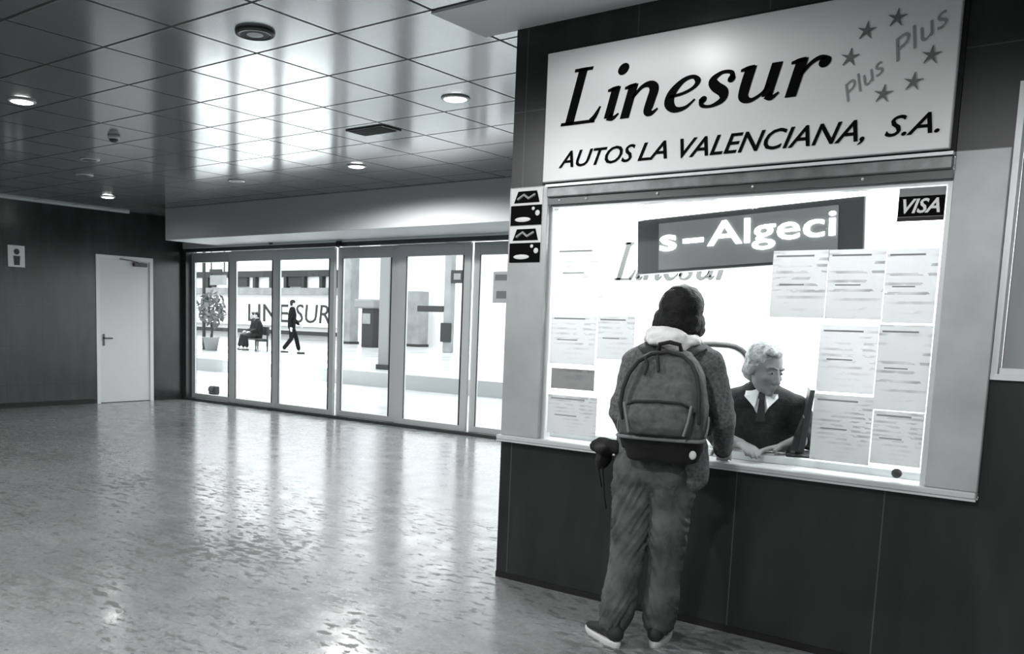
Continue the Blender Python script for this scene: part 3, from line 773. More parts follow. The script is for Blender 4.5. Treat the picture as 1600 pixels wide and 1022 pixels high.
# ---- the customer, seen from behind
HEAD = math.radians(14)
cus = thing('person', 'person in grey jacket and jeans leaning on the ticket window ledge, seen from behind', 'person', (-1.95, 4.05, 0), HEAD)
J = dict(pelvis=V((.03, .0, .93)), waist=V((.045, .0, 1.08)), chest=V((.075, .03, 1.27)), collar=V((.085, .045, 1.45)),
         shL=V((-.085, .03, 1.385)), shR=V((.250, .04, 1.385)), elL=V((-.155, .04, 1.125)), elR=V((.325, .075, 1.12)), wrL=V((-.10, .345, .945)), wrR=V((.305, .30, .965)),
         hipL=V((-.052, .0, .88)), hipR=V((.118, .0, .88)), knL=V((-.068, .02, .49)), knR=V((.112, .035, .50)), anL=V((-.108, -.045, .09)), anR=V((.090, .05, .09)))
hc = V((.105, .085, 1.63)); Rh = headrot(-0.12, -0.22, 0.08)
bm = bmesh.new()
head(bm, hc, Rh); tube(bm, [J['collar'] - V((0, 0, .04)), mv(J['collar'], hc, .45), hc - V((0, .02, .03))], [(.062, .062), (.056, .058), (.055, .06)], seg=14)
trunk(bm, J); arms(bm, J); legs(bm, J)
hand(bm, J['wrL'], (0.1, 1, -0.2), (0, 0.2, 1), (1, -0.1, 0), curl=0.45); hand(bm, J['wrR'], (-0.05, .93, -0.35), (0, 0.35, 1), (-1, 0, 0), curl=0.45)
for s, yw in (('L', .75), ('R', -.05)):
    a = J['an' + s]; f = Matrix.Rotation(yw, 3, 'Z') @ V((0, 1, 0))
    tube(bm, [V((a.x, a.y, .065)) - f * .04, V((a.x, a.y, .055)) + f * .05, V((a.x, a.y, .035)) + f * .15], [(.032, .035), (.036, .03), (.034, .016)], seg=10)
vox(bm, 'body', M_skin, cus, 0.0065, 3)
eyes(cus, hc, Rh, 1.0, M_eye, M_iris)
# jacket
bm = bmesh.new(); trunk(bm, J, 0.028, hem=V((.035, .01, .955))); arms(bm, J, 0.020, 0.93)
tube(bm, [V((.16, .03, 1.05)), V((.20, .03, .92)), V((.215, .02, .845))], [(.095, .12), (.085, .115), (.070, .095)], seg=14)
tube(bm, [V((-.06, .05, 1.05)), V((-.09, .05, .93))], [(.10, .115), (.085, .105)], seg=14)
vox(bm, 'jacket', M_jacket, cus, 0.011, 3, wr(0.010, 7, 7, 13, 3.1))
for s, yq in (('L', 1), ('R', 1)):
    el, w_ = J['el' + s], J['wr' + s]; d_ = (w_ - el).normalized()
    bm = bmesh.new(); c_ = mv(el, w_, .93); tube(bm, [c_ - d_ * .025, c_ + d_ * .022], [.049, .047], seg=18); obj('cuff', bm, M_web, cus, smooth=True, local=True)
# jeans
def crease(co):
    # diagonal pulls behind the knees and under the seat, stacked folds at the hems
    k = math.exp(-((co.z - .55) / .12) ** 2) + 0.9 * math.exp(-((co.z - .76) / .07) ** 2) + 0.9 * math.exp(-((co.z - .16) / .09) ** 2) + 0.25
    w_ = noise.noise(V((co.x * 7, co.y * 7, co.z * 26 + abs(co.x - .03) * 55)))
    return k * 0.011 * (1 - 2.2 * abs(w_))
bm = bmesh.new()
legs(bm, J, 0.010, hem=(.100, .088, .072, .070, .074))
for s in 'LR':
    h = J['hip' + s]; ell(bm, h + V((0, -.055, -.005)), (.085, .075, .095))
    a = V(J['an' + s]); tube(bm, [a + V((0, -.0, .10)), V((a.x, a.y + .004, .118))], [(.072, .078), (.077, .086)], seg=14)
vox(bm, 'jeans', M_jeans, cus, 0.010, 2, lambda co: wr(0.007, 11, 11, 11, 1.7)(V((co.x, co.y, co.z + co.x * .9))) + crease(co))
shoe(cus, J['anL'] + V((-.012, -.02, 0)), .80, M_shoe, M_sole, 0.98); shoe(cus, J['anR'] , -.05, M_shoe, M_sole, 0.98)
# hair and pale hood
bm = bmesh.new(); HP = lambda x, y, z: hc + Rh @ V((x, y, z))
ell(bm, HP(0, -.018, .035), (.106, .118, .098), Rh); ell(bm, HP(0, -.050, -.030), (.108, .082, .085), Rh); ell(bm, HP(.062, -.012, -.055), (.050, .075, .062), Rh)
ell(bm, HP(-.085, -.020, -.075), (.036, .060, .050), Rh); ell(bm, HP(.080, .0, -.085), (.034, .05, .035), Rh)
tube(bm, [HP(-.09, -.02, -.03), HP(-.130, -.02, -.108)], [.040, .018], seg=10)
vox(bm, 'hair', M_hairdark, cus, 0.008, 2, lambda co: 0.006 * noise.noise(V((co.x * 30, co.y * 30, co.z * 9))) + 0.003 * noise.noise(co * 50))
bm = bmesh.new()
pts = [V((.080 + .098 * math.cos(a), .03 + .075 * math.sin(a), 1.487 + .015 * math.sin(a * 2) - .012 * math.cos(a))) for a in [2 * PI * k / 14 for k in range(15)]]
tube(bm, pts, [.042] * 15, seg=12, cap=False)
ell(bm, (.070, -.055, 1.505), (.105, .055, .048)); ell(bm, (.03, -.04, 1.525), (.07, .05, .04)); ell(bm, (.16, -.02, 1.492), (.06, .06, .035))
vox(bm, 'hood', M_hood, cus, 0.009, 3, wr(0.010, 14, 14, 22, 5.0))

# ---- backpack (its own local frame is the person's)
bp = thing('backpack', 'grey canvas backpack with black base worn on the customer\'s back', 'backpack', (-1.95, 4.05, 0), HEAD)
XC = 0.104
def pack_ring(z, hw, y0, y1, p=3.4, n=28, xo=0.0):
    cy, hd = (y0 + y1) / 2, (y0 - y1) / 2; out = []
    for k in range(n):
        a = 2 * PI * k / n; c_, s_ = math.cos(a), math.sin(a)
        out.append(V((XC + xo + hw * math.copysign(abs(c_) ** (2 / p), c_), cy + hd * math.copysign(abs(s_) ** (2 / p), s_), z)))
    return out
YB = -.105   # where it meets the back
bm = bmesh.new()
ring_loft(bm, [pack_ring(1.055, .150, YB, -.27), pack_ring(1.065, .186, YB, -.315), pack_ring(1.13, .197, YB, -.335), pack_ring(1.20, .194, YB, -.325), pack_ring(1.28, .180, YB, -.300), pack_ring(1.35, .160, YB + .012, -.265), pack_ring(1.405, .130, YB + .02, -.225), pack_ring(1.44, .090, YB + .02, -.185), pack_ring(1.452, .045, YB + .01, -.16)])
vox(bm, 'main_compartment', M_pack, bp, 0.009, 3, wr(0.007, 9, 9, 14, 9.0))
bm = bmesh.new()
ring_loft(bm, [pack_ring(1.075, .110, -.25, -.345), pack_ring(1.085, .138, -.25, -.372), pack_ring(1.15, .150, -.25, -.392), pack_ring(1.205, .140, -.25, -.378), pack_ring(1.232, .118, -.25, -.345), pack_ring(1.240, .08, -.25, -.32)])
fp = vox(bm, 'front_pocket', M_pack, bp, 0.008, 3, wr(0.009, 11, 11, 22, 4.0))
bm = bmesh.new(); tube(bm, [(XC - .135, -.345, 1.21), (XC - .10, -.365, 1.226), (XC, -.372, 1.232), (XC + .10, -.365, 1.228), (XC + .135, -.345, 1.21)], .0065, seg=8); obj('pocket_zip', bm, M_web, fp, smooth=True, local=True)
bm = bmesh.new(); tube(bm, [(XC - .145, -.368, 1.215), (XC - .13, -.375, 1.15), (XC - .118, -.376, 1.09)], .006, seg=8); obj('pocket_piping', bm, M_webgrey, fp, smooth=True, local=True); bm = bmesh.new(); tube(bm, [(XC + .145, -.368, 1.215), (XC + .137, -.375, 1.15), (XC + .122, -.376, 1.09)], .006, seg=8); obj('pocket_piping', bm, M_webgrey, fp, smooth=True, local=True)
# arched main zip
arch = [(-.160, -.318, 1.14), (-.172, -.316, 1.20), (-.168, -.302, 1.27), (-.150, -.276, 1.34), (-.118, -.240, 1.395), (-.07, -.208, 1.428), (0, -.19, 1.440), (.07, -.208, 1.428), (.118, -.240, 1.395), (.150, -.276, 1.34), (.168, -.302, 1.27), (.172, -.320, 1.20), (.178, -.325, 1.14)]
bm = bmesh.new(); tube(bm, [(XC + x, y - .012, z + .004) for x, y, z in arch], [.008, .009, .010, .010, .010, .009, .009, .010, .011, .011, .011, .010, .008], seg=8); obj('main_zip', bm, M_web, bp, smooth=True, local=True)
bm = bmesh.new(); tube(bm, [(XC - .090, -.245, 1.415), (XC - .075, -.262, 1.385), (XC - .080, -.285, 1.345)], .007, seg=6); zp = obj('zip_pull', bm, M_web, bp, smooth=True, local=True)
bm = bmesh.new(); tube(bm, [(XC - .040, -.232, 1.425), (XC - .030, -.255, 1.390), (XC - .022, -.275, 1.360)], .007, seg=6); obj('zip_pull', bm, M_web, bp, smooth=True, local=True)
bm = bmesh.new(); tube(bm, [(XC - .05, -.15, 1.445), (XC - .045, -.165, 1.478), (XC, -.17, 1.488), (XC + .045, -.165, 1.478), (XC + .05, -.15, 1.445)], (.010), seg=8); obj('grab_handle', bm, M_packdark, bp, smooth=True, local=True)
# black base compartment, its black also standing in for shadow underneath, + pale band
bm = bmesh.new(); ring_loft(bm, [pack_ring(.938, .130, YB, -.205, xo=.0), pack_ring(.950, .158, YB, -.245), pack_ring(1.02, .178, YB, -.285), pack_ring(1.058, .184, YB, -.305)])
bc = vox(bm, 'base_compartment', M_packdark, bp, 0.009, 2, wr(0.006, 8, 8, 14, 2.0))
bm = bmesh.new(); rr_ = pack_ring(1.060, .190, -.2, -.327, 3.2, 40); tube(bm, [p for p in rr_ if p.y < -.21], (.0085, .0085), seg=8, side=(0, 0, 1)); obj('pale_band', bm, M_webgrey, bc, smooth=True, local=True)
for s in (-1, 1):
    bm = bmesh.new(); tube(bm, [(XC + s * .198, -.21, 1.16), (XC + s * .202, -.23, 1.12), (XC + s * .196, -.25, 1.075)], (.012, .004), seg=8, side=(0, 1, 0)); obj('side_strap', bm, M_webgrey, bp, smooth=True, local=True)
bm = bmesh.new(); tube(bm, [(XC - .065, -.12, 1.42), (XC - .12, -.085, 1.452), (XC - .15, -.02, 1.47), (XC - .150, .07, 1.445), (XC - .145, .125, 1.36), (XC - .155, .125, 1.22), (XC - .175, .07, 1.13), (XC - .185, -.08, 1.07)], [(.030, .008)] * 6 + [(.014, .006)] * 2, seg=10); obj('shoulder_strap', bm, M_web, bp, smooth=True, local=True)
bm = bmesh.new(); tube(bm, [(XC + .065, -.12, 1.42), (XC + .095, -.085, 1.452), (XC + .115, -.02, 1.47), (XC + .120, .08, 1.445), (XC + .12, .15, 1.36), (XC + .13, .15, 1.22), (XC + .165, .08, 1.12), (XC + .185, -.08, 1.07)], [(.030, .008)] * 6 + [(.014, .006)] * 2, seg=10); obj('shoulder_strap', bm, M_web, bp, smooth=True, local=True)
bm = bmesh.new(); tube(bm, [(XC - .19, -.12, 1.09), (XC - .215, -.11, 1.03), (XC - .20, -.10, .985)], .007, seg=6); obj('loose_strap_end', bm, M_web, bp, smooth=True, local=True)
bm = bmesh.new(); ell(bm, (XC + .150, -.275, .995), (.016, .012, .020)); obj('pale_tag', bm, M_sole, bp, smooth=True, local=True)

# ---- small dark bag hanging at the customer's left hip
hb = thing('shoulder_bag', 'small dark bag hanging at the customer\'s left hip', 'bag', (-1.95, 4.05, 0), HEAD)
bm = bmesh.new(); ell(bm, (-.215, .02, .955), (.055, .10, .032)); ell(bm, (-.225, .03, .90), (.035, .085, .055)); tube(bm, [(-.15, -.02, .965), (-.24, .0, .975), (-.285, .03, .955)], [(.03, .035), (.03, .04), (.012, .025)], seg=10, side=(0, 1, 0))
vox(bm, 'pouch', M_packdark, hb, 0.009, 2, wr(0.008, 14, 14, 14))
bm = bmesh.new(); tube(bm, [(-.225, .0, .93), (-.21, -.02, .83), (-.195, -.03, .72), (-.185, -.02, .66)], (.012, .004), seg=8, side=(0, 1, 0)); obj('hanging_strap', bm, M_web, hb, smooth=True, local=True)
bm = bmesh.new(); tube(bm, [(-.25, .05, .93), (-.245, .03, .84), (-.225, .02, .76)], (.012, .004), seg=8, side=(0, 1, 0)); obj('hanging_strap', bm, M_web, hb, smooth=True, local=True)

# ---- the clerk, seated behind the glass
CR = math.radians(200.4)
ck = thing('person', 'grey-haired clerk in dark sweater, white collar and tie behind the glass', 'person', (-1.735, 4.93, 0), CR)
# local: +Y towards the customer, +X towards the picture's left
K = dict(pelvis=V((.0, -.10, .68)), waist=V((.0, -.08, .86)), chest=V((.0, -.02, 1.05)), collar=V((.0, .035, 1.20)),
         shL=V((-.165, .02, 1.155)), shR=V((.165, .02, 1.155)), elL=V((-.262, .055, 1.005)), elR=V((.235, .07, .985)), wrL=V((-.115, .235, .965)), wrR=V((.085, .235, .965)),
         hipL=V((-.09, -.12, .66)), hipR=V((.09, -.12, .66)), knL=V((-.12, .16, .66)), knR=V((.12, .16, .66)), anL=V((-.11, -.02, .28)), anR=V((.11, -.02, .28)))
kc = V((-.005, .125, 1.352)); KS = 1.08; Rk = headrot(0.72, 0.20, -0.06)
bm = bmesh.new()
head(bm, kc, Rk, KS); tube(bm, [K['collar'] - V((0, 0, .05)), mv(K['collar'], kc, .5) - V((0, .02, 0)), kc - V((0, .015, .03))], [(.060, .062), (.056, .058), (.056, .06)], seg=14)
trunk(bm, K); arms(bm, K); legs(bm, K)
hand(bm, K['wrL'], (0.75, .45, -0.12), (0, 0.1, 1), (0.5, 1, 0), curl=0.5); hand(bm, K['wrR'], (-0.35, .8, -0.1), (0, 0.1, 1), (-1, -.3, 0), curl=0.55)
for s in 'LR':
    a = K['an' + s]; tube(bm, [a + V((0, -.03, -.03)), a + V((0, .06, -.05)), a + V((0, .16, -.065))], [(.034, .036), (.038, .03), (.034, .016)], seg=10)
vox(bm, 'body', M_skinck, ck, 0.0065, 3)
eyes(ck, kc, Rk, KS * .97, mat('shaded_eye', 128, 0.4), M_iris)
M_sweater = mat('dark_sweater', 27, 0.9, noise_amt=(50, 18, 40), bump=(150, 0.4)); M_shirt = mat('white_shirt', 238, 0.8, cool=0.0); M_trous = mat('dark_trousers', 34, 0.85)
bm = bmesh.new(); trunk(bm, K, 0.022); arms(bm, K, 0.018, 0.5)
vox(bm, 'sweater', M_sweater, ck, 0.011, 3, wr(0.009, 9, 9, 14, 6.0))
bm = bmesh.new(); legs(bm, K, 0.012); vox(bm, 'trousers', M_trous, ck, 0.014, 2)
# open collar wings, shirt front and tie
def sheet(pts, th=0.006):
    bm = bmesh.new(); n = len(pts); a = [bm.verts.new(V(p)) for p in pts]
    c_ = V((0, 0, 0)); nn = (V(pts[1]) - V(pts[0])).cross(V(pts[2]) - V(pts[0])).normalized()
    b = [bm.verts.new(V(p) - nn * th) for p in pts]
    bm.faces.new(a); bm.faces.new(list(reversed(b)))
    for j in range(n): bm.faces.new((a[j], b[j], b[(j + 1) % n], a[(j + 1) % n]))
    return bm
bm = sheet([(-.075, .125, 1.225), (.075, .125, 1.225), (.0, .150, 1.085)], 0.03); sf = obj('shirt_front', bm, M_shirt, ck, local=True)
for s in (-1, 1):
    bm = sheet([(s * .068, .050, 1.272), (s * .012, .128, 1.232), (s * .030, .165, 1.150), (s * .082, .130, 1.205)], 0.008); obj('collar_wing', bm, M_shirt, ck, local=True)
bm = bmesh.new(); ring_loft(bm, [[(-.016, .150, 1.228), (.016, .150, 1.228), (.016, .168, 1.228), (-.016, .168, 1.228)], [(-.013, .157, 1.195), (.013, .157, 1.195), (.013, .174, 1.195), (-.013, .174, 1.195)], [(-.024, .150, 1.08), (.024, .150, 1.08), (.024, .164, 1.08), (-.024, .164, 1.08)]])
obj('tie', bm, mat('dark_tie', 18, 0.6), ck, local=True)
bm = bmesh.new(); KP = lambda x, y, z: kc + Rk @ (V((x, y, z)) * KS)
ell(bm, KP(0, -.026, .050), (.083 * KS, .096 * KS, .082 * KS), Rk); ell(bm, KP(0, -.062, -.008), (.077 * KS, .052 * KS, .068 * KS), Rk)
for s in (-1, 1): ell(bm, KP(s * .060, -.026, .012), (.024 * KS, .036 * KS, .044 * KS), Rk)
ell(bm, KP(.02, .052, .094), (.055 * KS, .034 * KS, .026 * KS), Rk)
vox(bm, 'hair', M_hairgrey, ck, 0.007, 1, lambda co: 0.006 * noise.noise(co * 26) + 0.004 * noise.noise(co * 60))
for s in (-1, 1):
    bm = bmesh.new(); tube(bm, [KP(s * .046, .074, .022), KP(s * .030, .086, .028), KP(s * .012, .088, .022)], .0055, seg=8); obj('eyebrow', bm, M_aludark, ck, smooth=True, local=True)

# ---- clerk's chair
oc = thing('office_chair', 'office chair with dark-rimmed pale backrest behind the clerk\'s shoulder', 'chair', (-1.985, 5.10, 0), math.radians(222))
bm = bmesh.new(); box(bm, (-.22, -.20, .53), (.22, .20, .59), 0.025, 3); obj('seat', bm, M_web, oc, local=True)
def bk_pt(a):
    c_, s_ = math.cos(a), math.sin(a); x = .245 * math.copysign(abs(c_) ** .6, c_); z = 1.13 + .335 * math.copysign(abs(s_) ** .6, s_)
    return V((x, -.235 - .10 * (z - 1.0) + .25 * x * x, z))
bm = bmesh.new(); tube(bm, [bk_pt(2 * PI * k / 36) for k in range(37)], .017, seg=8, cap=False, side=(0, 1, 0)); obj('back_frame', bm, M_web, oc, smooth=True, local=True)
bm = bmesh.new(); f = [bm.verts.new(bk_pt(2 * PI * k / 36)) for k in range(36)]; g_ = [bm.verts.new(bk_pt(2 * PI * k / 36) + V((0, -.006, 0))) for k in range(36)]
bm.faces.new(f); bm.faces.new(list(reversed(g_)))
for k in range(36): bm.faces.new((f[k], g_[k], g_[(k + 1) % 36], f[(k + 1) % 36]))
obj('back_mesh', bm, M_hood, oc, local=True)
bm = bmesh.new(); tube(bm, [(0, -.10, .53), (0, -.27, .55), (0, -.262, .82)], (.025, .010), seg=8); obj('back_bracket', bm, M_web, oc, local=True)
bm = bmesh.new(); lathe(bm, (0, 0, 0), [(.025, .09), (.025, .40), (.035, .41), (.035, .54)], seg=16); obj('column', bm, M_aludark, oc, local=True)
for k in range(5):
    a = 2 * PI * k / 5 + .3; bm = bmesh.new(); e_ = V((math.cos(a) * .25, math.sin(a) * .25, .075)); tube(bm, [(0, 0, .10), e_], [.024, .016], seg=8); l_ = obj('base_spoke', bm, M_web, oc, local=True)
    bm = bmesh.new(); box(bm, (e_.x - .02, e_.y - .02, 0), (e_.x + .02, e_.y + .02, .055), .012, 2); obj('castor', bm, M_black, l_, local=True)


# ------------------------------------------------------------------ beyond the glass doors
ZP = 0.33
struct('floor_outside', B(((-75, 10.35, -0.2), (12, 15.6, 0.0))), M_ground)
struct('floor_back', B(((-75, 15.6, -0.2), (12, 70, ZP))), M_ground)
M_kerb = mat('platform_kerb', 150, 0.6)
struct('trim_12', B(((-75, 15.56, 0.0), (12, 15.62, ZP + 0.004))), M_kerb)
FY = 34.2
M_strip = mat('grey_facade_band', 128, 0.6); M_dk = mat('distant_dark', 44, 0.7); M_mid = mat('distant_grey', 138, 0.6, noise_amt=(1.5, 120, 150))
struct('wall_far', B(((-75, FY, 0), (10, FY + 0.4, 8.0))), M_outwhite)
bd = thing('distant_shop', 'far white shop front with a dark window band beyond the glass doors', 'shop front', (-41, FY - 0.2, ZP))
obj('fascia', B(((-48, FY - 0.25, 1.05), (-34.4, FY - 0.02, 2.55))), M_outwhite, bd)
obj('upper_beam', B(((-48, FY - 0.3, 3.72), (-34.4, FY - 0.02, 4.05))), M_dk, bd)
obj('lower_beam', B(((-48, FY - 0.3, 2.75), (-34.4, FY - 0.02, 3.12))), M_mid, bd)
for x in (-47.5, -45.3, -43.2, -41.0, -39.6, -38.4, -37.0, -35.6, -34.6):
    obj('window_post', B(((x, FY - 0.28, 3.12), (x + 0.22, FY - 0.02, 3.72))), M_dk, bd)
for a, b in ((-42.9, -41.6), (-38.1, -37.1), (-45.2, -44.6)):
    obj('dark_window', B(((a, FY - 0.2, 3.2), (b, FY - 0.03, 3.72))), M_dk, bd)
obj('counter_band', B(((-48, FY - 0.5, 0.60), (-34.4, FY - 0.02, 0.80))), M_dk, bd)
obj('fascia_lettering', text_bm('LINE', -41.4, -38.0, 1.25, 2.22, FY - 0.25, bold=0.005, depth=0.02), M_dk, bd)
obj('fascia_lettering', text_bm('SUR', -37.45, -34.75, 1.25, 2.24, FY - 0.25, bold=0.0, depth=0.02, shear=0.1), M_dk, bd)

def column(x, y, w, h, z0, m, label, cap=True):
    c = thing('column', label, 'column', (x, y, z0))
    obj('shaft', B(((x - w / 2, y - w / 2, z0), (x + w / 2, y + w / 2, z0 + h)), bev=0.03), m, c)
    obj('foot', B(((x - w / 2 - .03, y - w / 2 - .03, z0), (x + w / 2 + .03, y + w / 2 + .03, z0 + 0.12)), bev=0.01), M_dk, c)
column(-31.6, 32.2, 0.62, 7.5, ZP, M_mid, 'far grey column behind the fourth glass panel')
column(-15.25, 16.9, 0.36, 6.5, ZP, mat('near_column', 118, 0.6), 'grey column just beyond the mullion between fourth and fifth panels')
column(-28.2, 33.3, 0.75, 2.6, ZP, M_mid, 'low grey pier by the planter behind the fifth glass panel')

vm = thing('ticket_machine', 'dark ticket machine with a hooded top behind the fourth glass panel', 'machine', (-27.6, 29.5, ZP))
obj('cabinet', B(((-27.95, 29.2, ZP), (-27.25, 29.8, 2.05)), bev=0.03), M_dk, vm)
obj('hood', B(((-28.3, 29.05, 2.02), (-27.15, 29.85, 2.42)), bev=0.06), M_strip, vm)
obj('screen', B(((-27.85, 29.17, 1.35), (-27.4, 29.21, 1.80))), M_mid, vm)
bo = thing('bollard_post', 'thin dark post right of the ticket machine', 'post', (-26.85, 29.5, ZP))
obj('post', T([(-26.85, 29.5, ZP), (-26.85, 29.5, 2.2)], .07, seg=10, cap=False), M_mid, bo)
obj('post_cap', T([(-26.85, 29.5, 2.2), (-26.85, 29.5, 2.28)], .10, seg=10), M_dk, bo)

lp = thing('sign_post', 'tall grey post with box signs behind the fifth glass panel', 'post', (-22.6, 28.6, ZP))
obj('post', B(((-22.78, 28.45, ZP), (-22.42, 28.75, 6.0)), bev=0.03), M_mid, lp)
obj('square_sign', B(((-22.42, 28.4, 3.05), (-21.75, 28.55, 3.55)), bev=0.02), M_dk, lp)
obj('square_sign_face', B(((-22.25, 28.385, 3.18), (-21.92, 28.40, 3.42))), M_mid, lp)
obj('long_sign', B(((-24.1, 28.4, 1.92), (-22.75, 28.55, 2.16)), bev=0.02), M_dk, lp)
obj('lower_box', B(((-22.85, 28.38, 0.75), (-22.35, 28.5, 1.5)), bev=0.02), M_dk, lp)

pt = thing('potted_tree', 'bushy potted tree seen through the leftmost glass panel', 'plant', (-25.6, 19.4, ZP))
bm = bmesh.new(); lathe(bm, (-25.6, 19.4, ZP), [(0.20, 0), (0.27, 0.42), (0.30, 0.45), (0.26, 0.46), (0.02, 0.43)], seg=20); obj('pot', bm, M_mid, pt, smooth=True)
bm = bmesh.new(); tube(bm, [(-25.6, 19.4, ZP + .4), (-25.55, 19.4, 1.0), (-25.65, 19.4, 1.4)], [.05, .04, .035], seg=8); tube(bm, [(-25.57, 19.4, 1.0), (-25.4, 19.35, 1.3)], [.03, .02], seg=8); obj('trunk', bm, M_dk, pt, smooth=True)
bm = bmesh.new(); rnd = random.Random(3)
for k in range(260):
    a = rnd.uniform(0, 2 * PI); e = rnd.uniform(-1, 1); r = rnd.uniform(.55, 1.0)
    c_ = V((-25.6 + .50 * r * math.cos(a) * math.sqrt(1 - e * e), 19.4 + .50 * r * math.sin(a) * math.sqrt(1 - e * e), 1.72 + .62 * r * e))
    u_ = V((rnd.gauss(0, 1), rnd.gauss(0, 1), rnd.gauss(0, 1))).normalized() * .13; w_ = u_.orthogonal().normalized() * .045
    vs_ = [bm.verts.new(q) for q in (c_ - u_, c_ + w_, c_ + u_, c_ - w_)]; bm.faces.new(vs_)
lv = obj('leaves', bm, mat('leaf_grey', 96, 0.6), pt); lv['kind'] = 'stuff'
hs = thing('hanging_sign', 'dark hanging sign above the potted tree behind the leftmost panel', 'sign', (-25.6, 19.6, 2.6))
obj('board', B(((-25.95, 19.6, 2.55), (-25.1, 19.66, 2.88)), bev=0.01), M_mid, hs); obj('header', B(((-25.95, 19.58, 2.95), (-25.3, 19.64, 3.08)), bev=0.01), M_dk, hs)
obj('hanger', B(((-25.9, 19.6, 2.88), (-25.86, 19.63, 4.5)), ((-25.2, 19.6, 2.88), (-25.16, 19.63, 4.5))), M_dk, hs)
obj('gantry', B(((-26.0, 19.58, 4.5), (-25.0, 19.68, 4.58)), ((-26.34, 19.58, ZP), (-26.28, 19.68, 4.58)), ((-26.34, 19.58, 4.5), (-26.0, 19.68, 4.58))), M_dk, hs)

ds = thing('door_stop', 'small dark floor box just beyond the leftmost glass panel', 'door stop', (-14.62, 11.15, 0))
obj('block', B(((-14.72, 11.08, 0), (-14.52, 11.22, 0.16)), bev=0.02), M_dk, ds); obj('rubber_pad', B(((-14.70, 11.06, 0.06), (-14.54, 11.085, 0.13)), bev=0.006), M_black, ds)

nt_ = thing('notice_board', 'pale grey notice on the glass of the rightmost door panel', 'notice', (-7.1, YD + 0.02, 1.9))
obj('sheet', B(((-7.30, YD + 0.018, 1.82), (-6.95, YD + 0.024, 2.24))), mat('notice_grey', 196, 0.7), nt_)
obj('print_rows', B(((-7.27, YD + 0.015, 2.12), (-6.98, YD + 0.018, 2.2)), ((-7.24, YD + 0.015, 1.88), (-7.0, YD + 0.018, 1.98))), M_strip, nt_)

M_blackcloth = mat('black_cloth', 20, 0.9, spec=0.1)
# people far off, on the platform
def distant(name_label, loc, rz, J, hc, R, seat=False, s=1.0):
    p = thing('person', name_label, 'person', loc, rz)
    bm = bmesh.new(); head(bm, hc, R); tube(bm, [J['collar'] - V((0, 0, .04)), hc - V((0, .015, .03))], [.06, .056], seg=10)
    trunk(bm, J, seg=12); arms(bm, J, seg=10); legs(bm, J, seg=10)
    for q in 'LR':
        d_ = (J['wr' + q] - J['el' + q]).normalized(); hand(bm, J['wr' + q], d_, (1 if q == 'R' else -1, 0.2, 0), (0, 1, 0), curl=.5, seg=6)
        a = J['an' + q]; tube(bm, [a + V((0, -.03, -.03)), a + V((0, .06, -.04)), a + V((0, .15, -.055))], [(.034, .034), (.038, .03), (.034, .016)], seg=8)
    vox(bm, 'body', M_skin, p, 0.012, 2)
    bm = bmesh.new(); trunk(bm, J, .03, seg=12); arms(bm, J, .022, .93, seg=10); vox(bm, 'coat', M_blackcloth, p, 0.016, 2)
    bm = bmesh.new(); legs(bm, J, .016, seg=10, hem=(.09, .075, .06, .055, .055)); vox(bm, 'trousers', M_blackcloth, p, 0.016, 2)
    bm = bmesh.new(); H = lambda x, y, z: hc + R @ V((x, y, z)); ell(bm, H(0, -.025, .045), (.085, .098, .085), R); ell(bm, H(0, -.06, -.02), (.08, .055, .07), R); vox(bm, 'hair', M_hairdark, p, 0.012, 1)
    for q in 'LR':
        a = J['an' + q]
        bm = bmesh.new(); box(bm, (a.x - .045, a.y - .07, a.z - .09), (a.x + .045, a.y + .19, a.z - .03), .02, 2); obj('shoe', bm, M_black, p, local=True)
    return p
WJ = dict(pelvis=V((0, 0, .95)), waist=V((0, .01, 1.10)), chest=V((0, .02, 1.30)), collar=V((0, .02, 1.46)), shL=V((-.17, .02, 1.41)), shR=V((.17, .02, 1.41)), elL=V((-.23, .08, 1.14)), elR=V((.23, -.10, 1.15)), wrL=V((-.22, .26, .98)), wrR=V((.23, -.06, .90)),
          hipL=V((-.09, 0, .92)), hipR=V((.09, 0, .92)), knL=V((-.09, .17, .52)), knR=V((.09, -.02, .50)), anL=V((-.09, .27, .09)), anR=V((.09, -.30, .13)))
distant('dark figure walking beyond the glass doors in front of the far lettering', (-22.93, 20.63, ZP), math.radians(-35), WJ, V((0, .05, 1.66)), headrot(0, 0.05, 0))
SJ = dict(pelvis=V((0, -.05, .52)), waist=V((0, -.08, .68)), chest=V((0, -.05, .88)), collar=V((0, -.02, 1.04)), shL=V((-.17, -.03, .99)), shR=V((.17, -.03, .99)), elL=V((-.22, .04, .74)), elR=V((.22, .04, .74)), wrL=V((-.10, .24, .66)), wrR=V((.10, .24, .66)),
          hipL=V((-.09, .0, .50)), hipR=V((.09, .0, .50)), knL=V((-.10, .40, .50)), knR=V((.10, .40, .50)), anL=V((-.11, .38, .09)), anR=V((.13, .48, .09)))
BX, BY, BR = -25.7, 21.4, math.radians(150)
bn = thing('bench', 'dark bench with seated figures beyond the second glass panel', 'bench', (BX, BY, ZP), BR)
obj('seat', B(((-1.1, -.25, .38), (1.1, .20, .43)), bev=.01), M_dk, bn, local=True); obj('backrest', B(((-1.1, -.30, .55), (1.1, -.25, .85)), bev=.01), M_dk, bn, local=True)
for x in (-.95, .95):
    obj('leg', B(((x - .03, -.28, 0), (x + .03, -.23, .60)), ((x - .03, .12, 0), (x + .03, .17, .38)), ((x - .03, -.25, .34), (x + .03, .15, .38))), M_dk, bn, local=True)
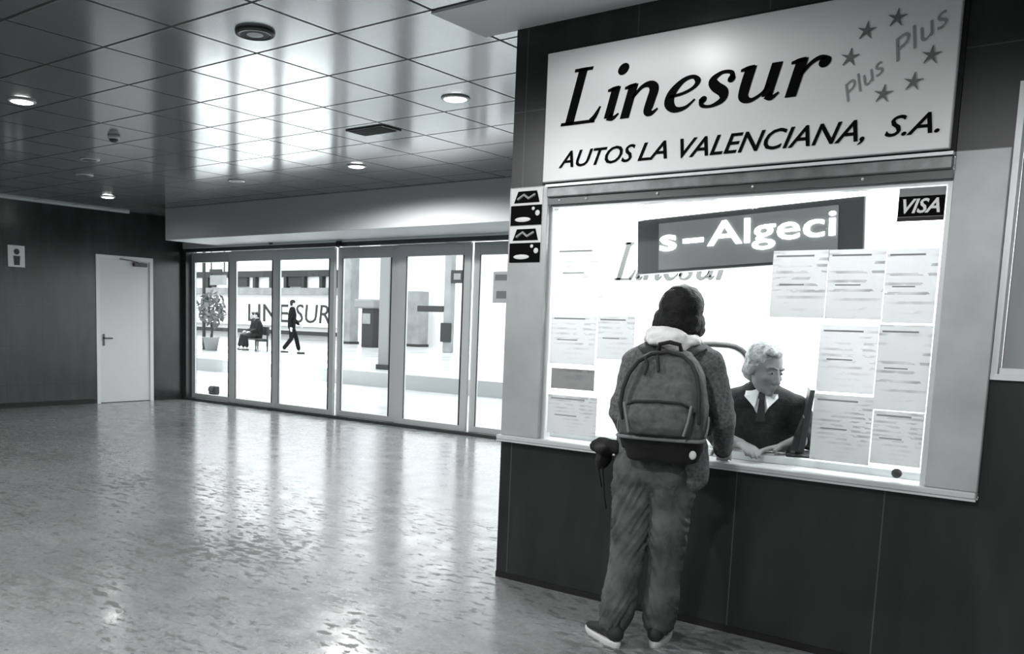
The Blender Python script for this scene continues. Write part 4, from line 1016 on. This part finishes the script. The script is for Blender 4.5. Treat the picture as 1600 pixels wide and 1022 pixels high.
def on_bench(x): c_, s_ = math.cos(BR), math.sin(BR); return (BX + x * c_, BY + x * s_, ZP)
distant('seated dark figure on the left half of the far bench', on_bench(.45), BR, SJ, V((0, .02, 1.24)), headrot(.3, .1, 0))
distant('seated dark figure on the right half of the far bench', on_bench(-.40), BR, SJ, V((0, .02, 1.24)), headrot(-.4, .15, 0))


# ------------------------------------------------------------------ light
def area(name, loc, target, size, power, size_y=None, spread=None):
    la = bpy.data.lights.new(name, 'AREA'); la.energy = power; la.size = size
    if size_y: la.shape = 'RECTANGLE'; la.size_y = size_y
    if spread: la.spread = spread
    o = bpy.data.objects.new(name, la); C.objects.link(o); o.location = loc
    o.rotation_euler = (V(target) - V(loc)).to_track_quat('-Z', 'Y').to_euler(); return o
area('kiosk_tube', (-1.9, 5.2, 2.44), (-1.9, 5.2, 0), 2.1, 130, 0.35)
for px, py, hz, ang, en in ((-15.3, 13.0, 11.0, 17, 42000), (-18.0, 15.4, 11.0, 21, 42000), (-21.6, 18.3, 12.0, 22, 50000), (-27.0, 22.6, 13.0, 24, 58000)):  # unseen spots, added to brighten the paving that the ceiling mirrors
    sp = bpy.data.lights.new('added_paving_spot', 'SPOT'); sp.energy = en; sp.spot_size = math.radians(ang); sp.spot_blend = 0.15; sp.shadow_soft_size = 0.3
    so = bpy.data.objects.new('added_paving_spot', sp); C.objects.link(so); so.location = (px, py, hz); so.rotation_euler = (0, 0, 0)

w = bpy.data.worlds.new('sky'); bpy.context.scene.world = w; w.use_nodes = True
bg = w.node_tree.nodes['Background']; bg.inputs['Color'].default_value = (0.97, 0.99, 1, 1); bg.inputs['Strength'].default_value = 3.2

sc = bpy.context.scene
sc.view_settings.view_transform = 'Standard'; sc.view_settings.look = 'None'; sc.view_settings.exposure = 0.0
sc.cycles.use_denoising = True
sc.cycles.max_bounces = 8; sc.cycles.transparent_max_bounces = 12
sc.cycles.sample_clamp_indirect = 6.0
sc.cycles.caustics_reflective = False; sc.cycles.caustics_refractive = False
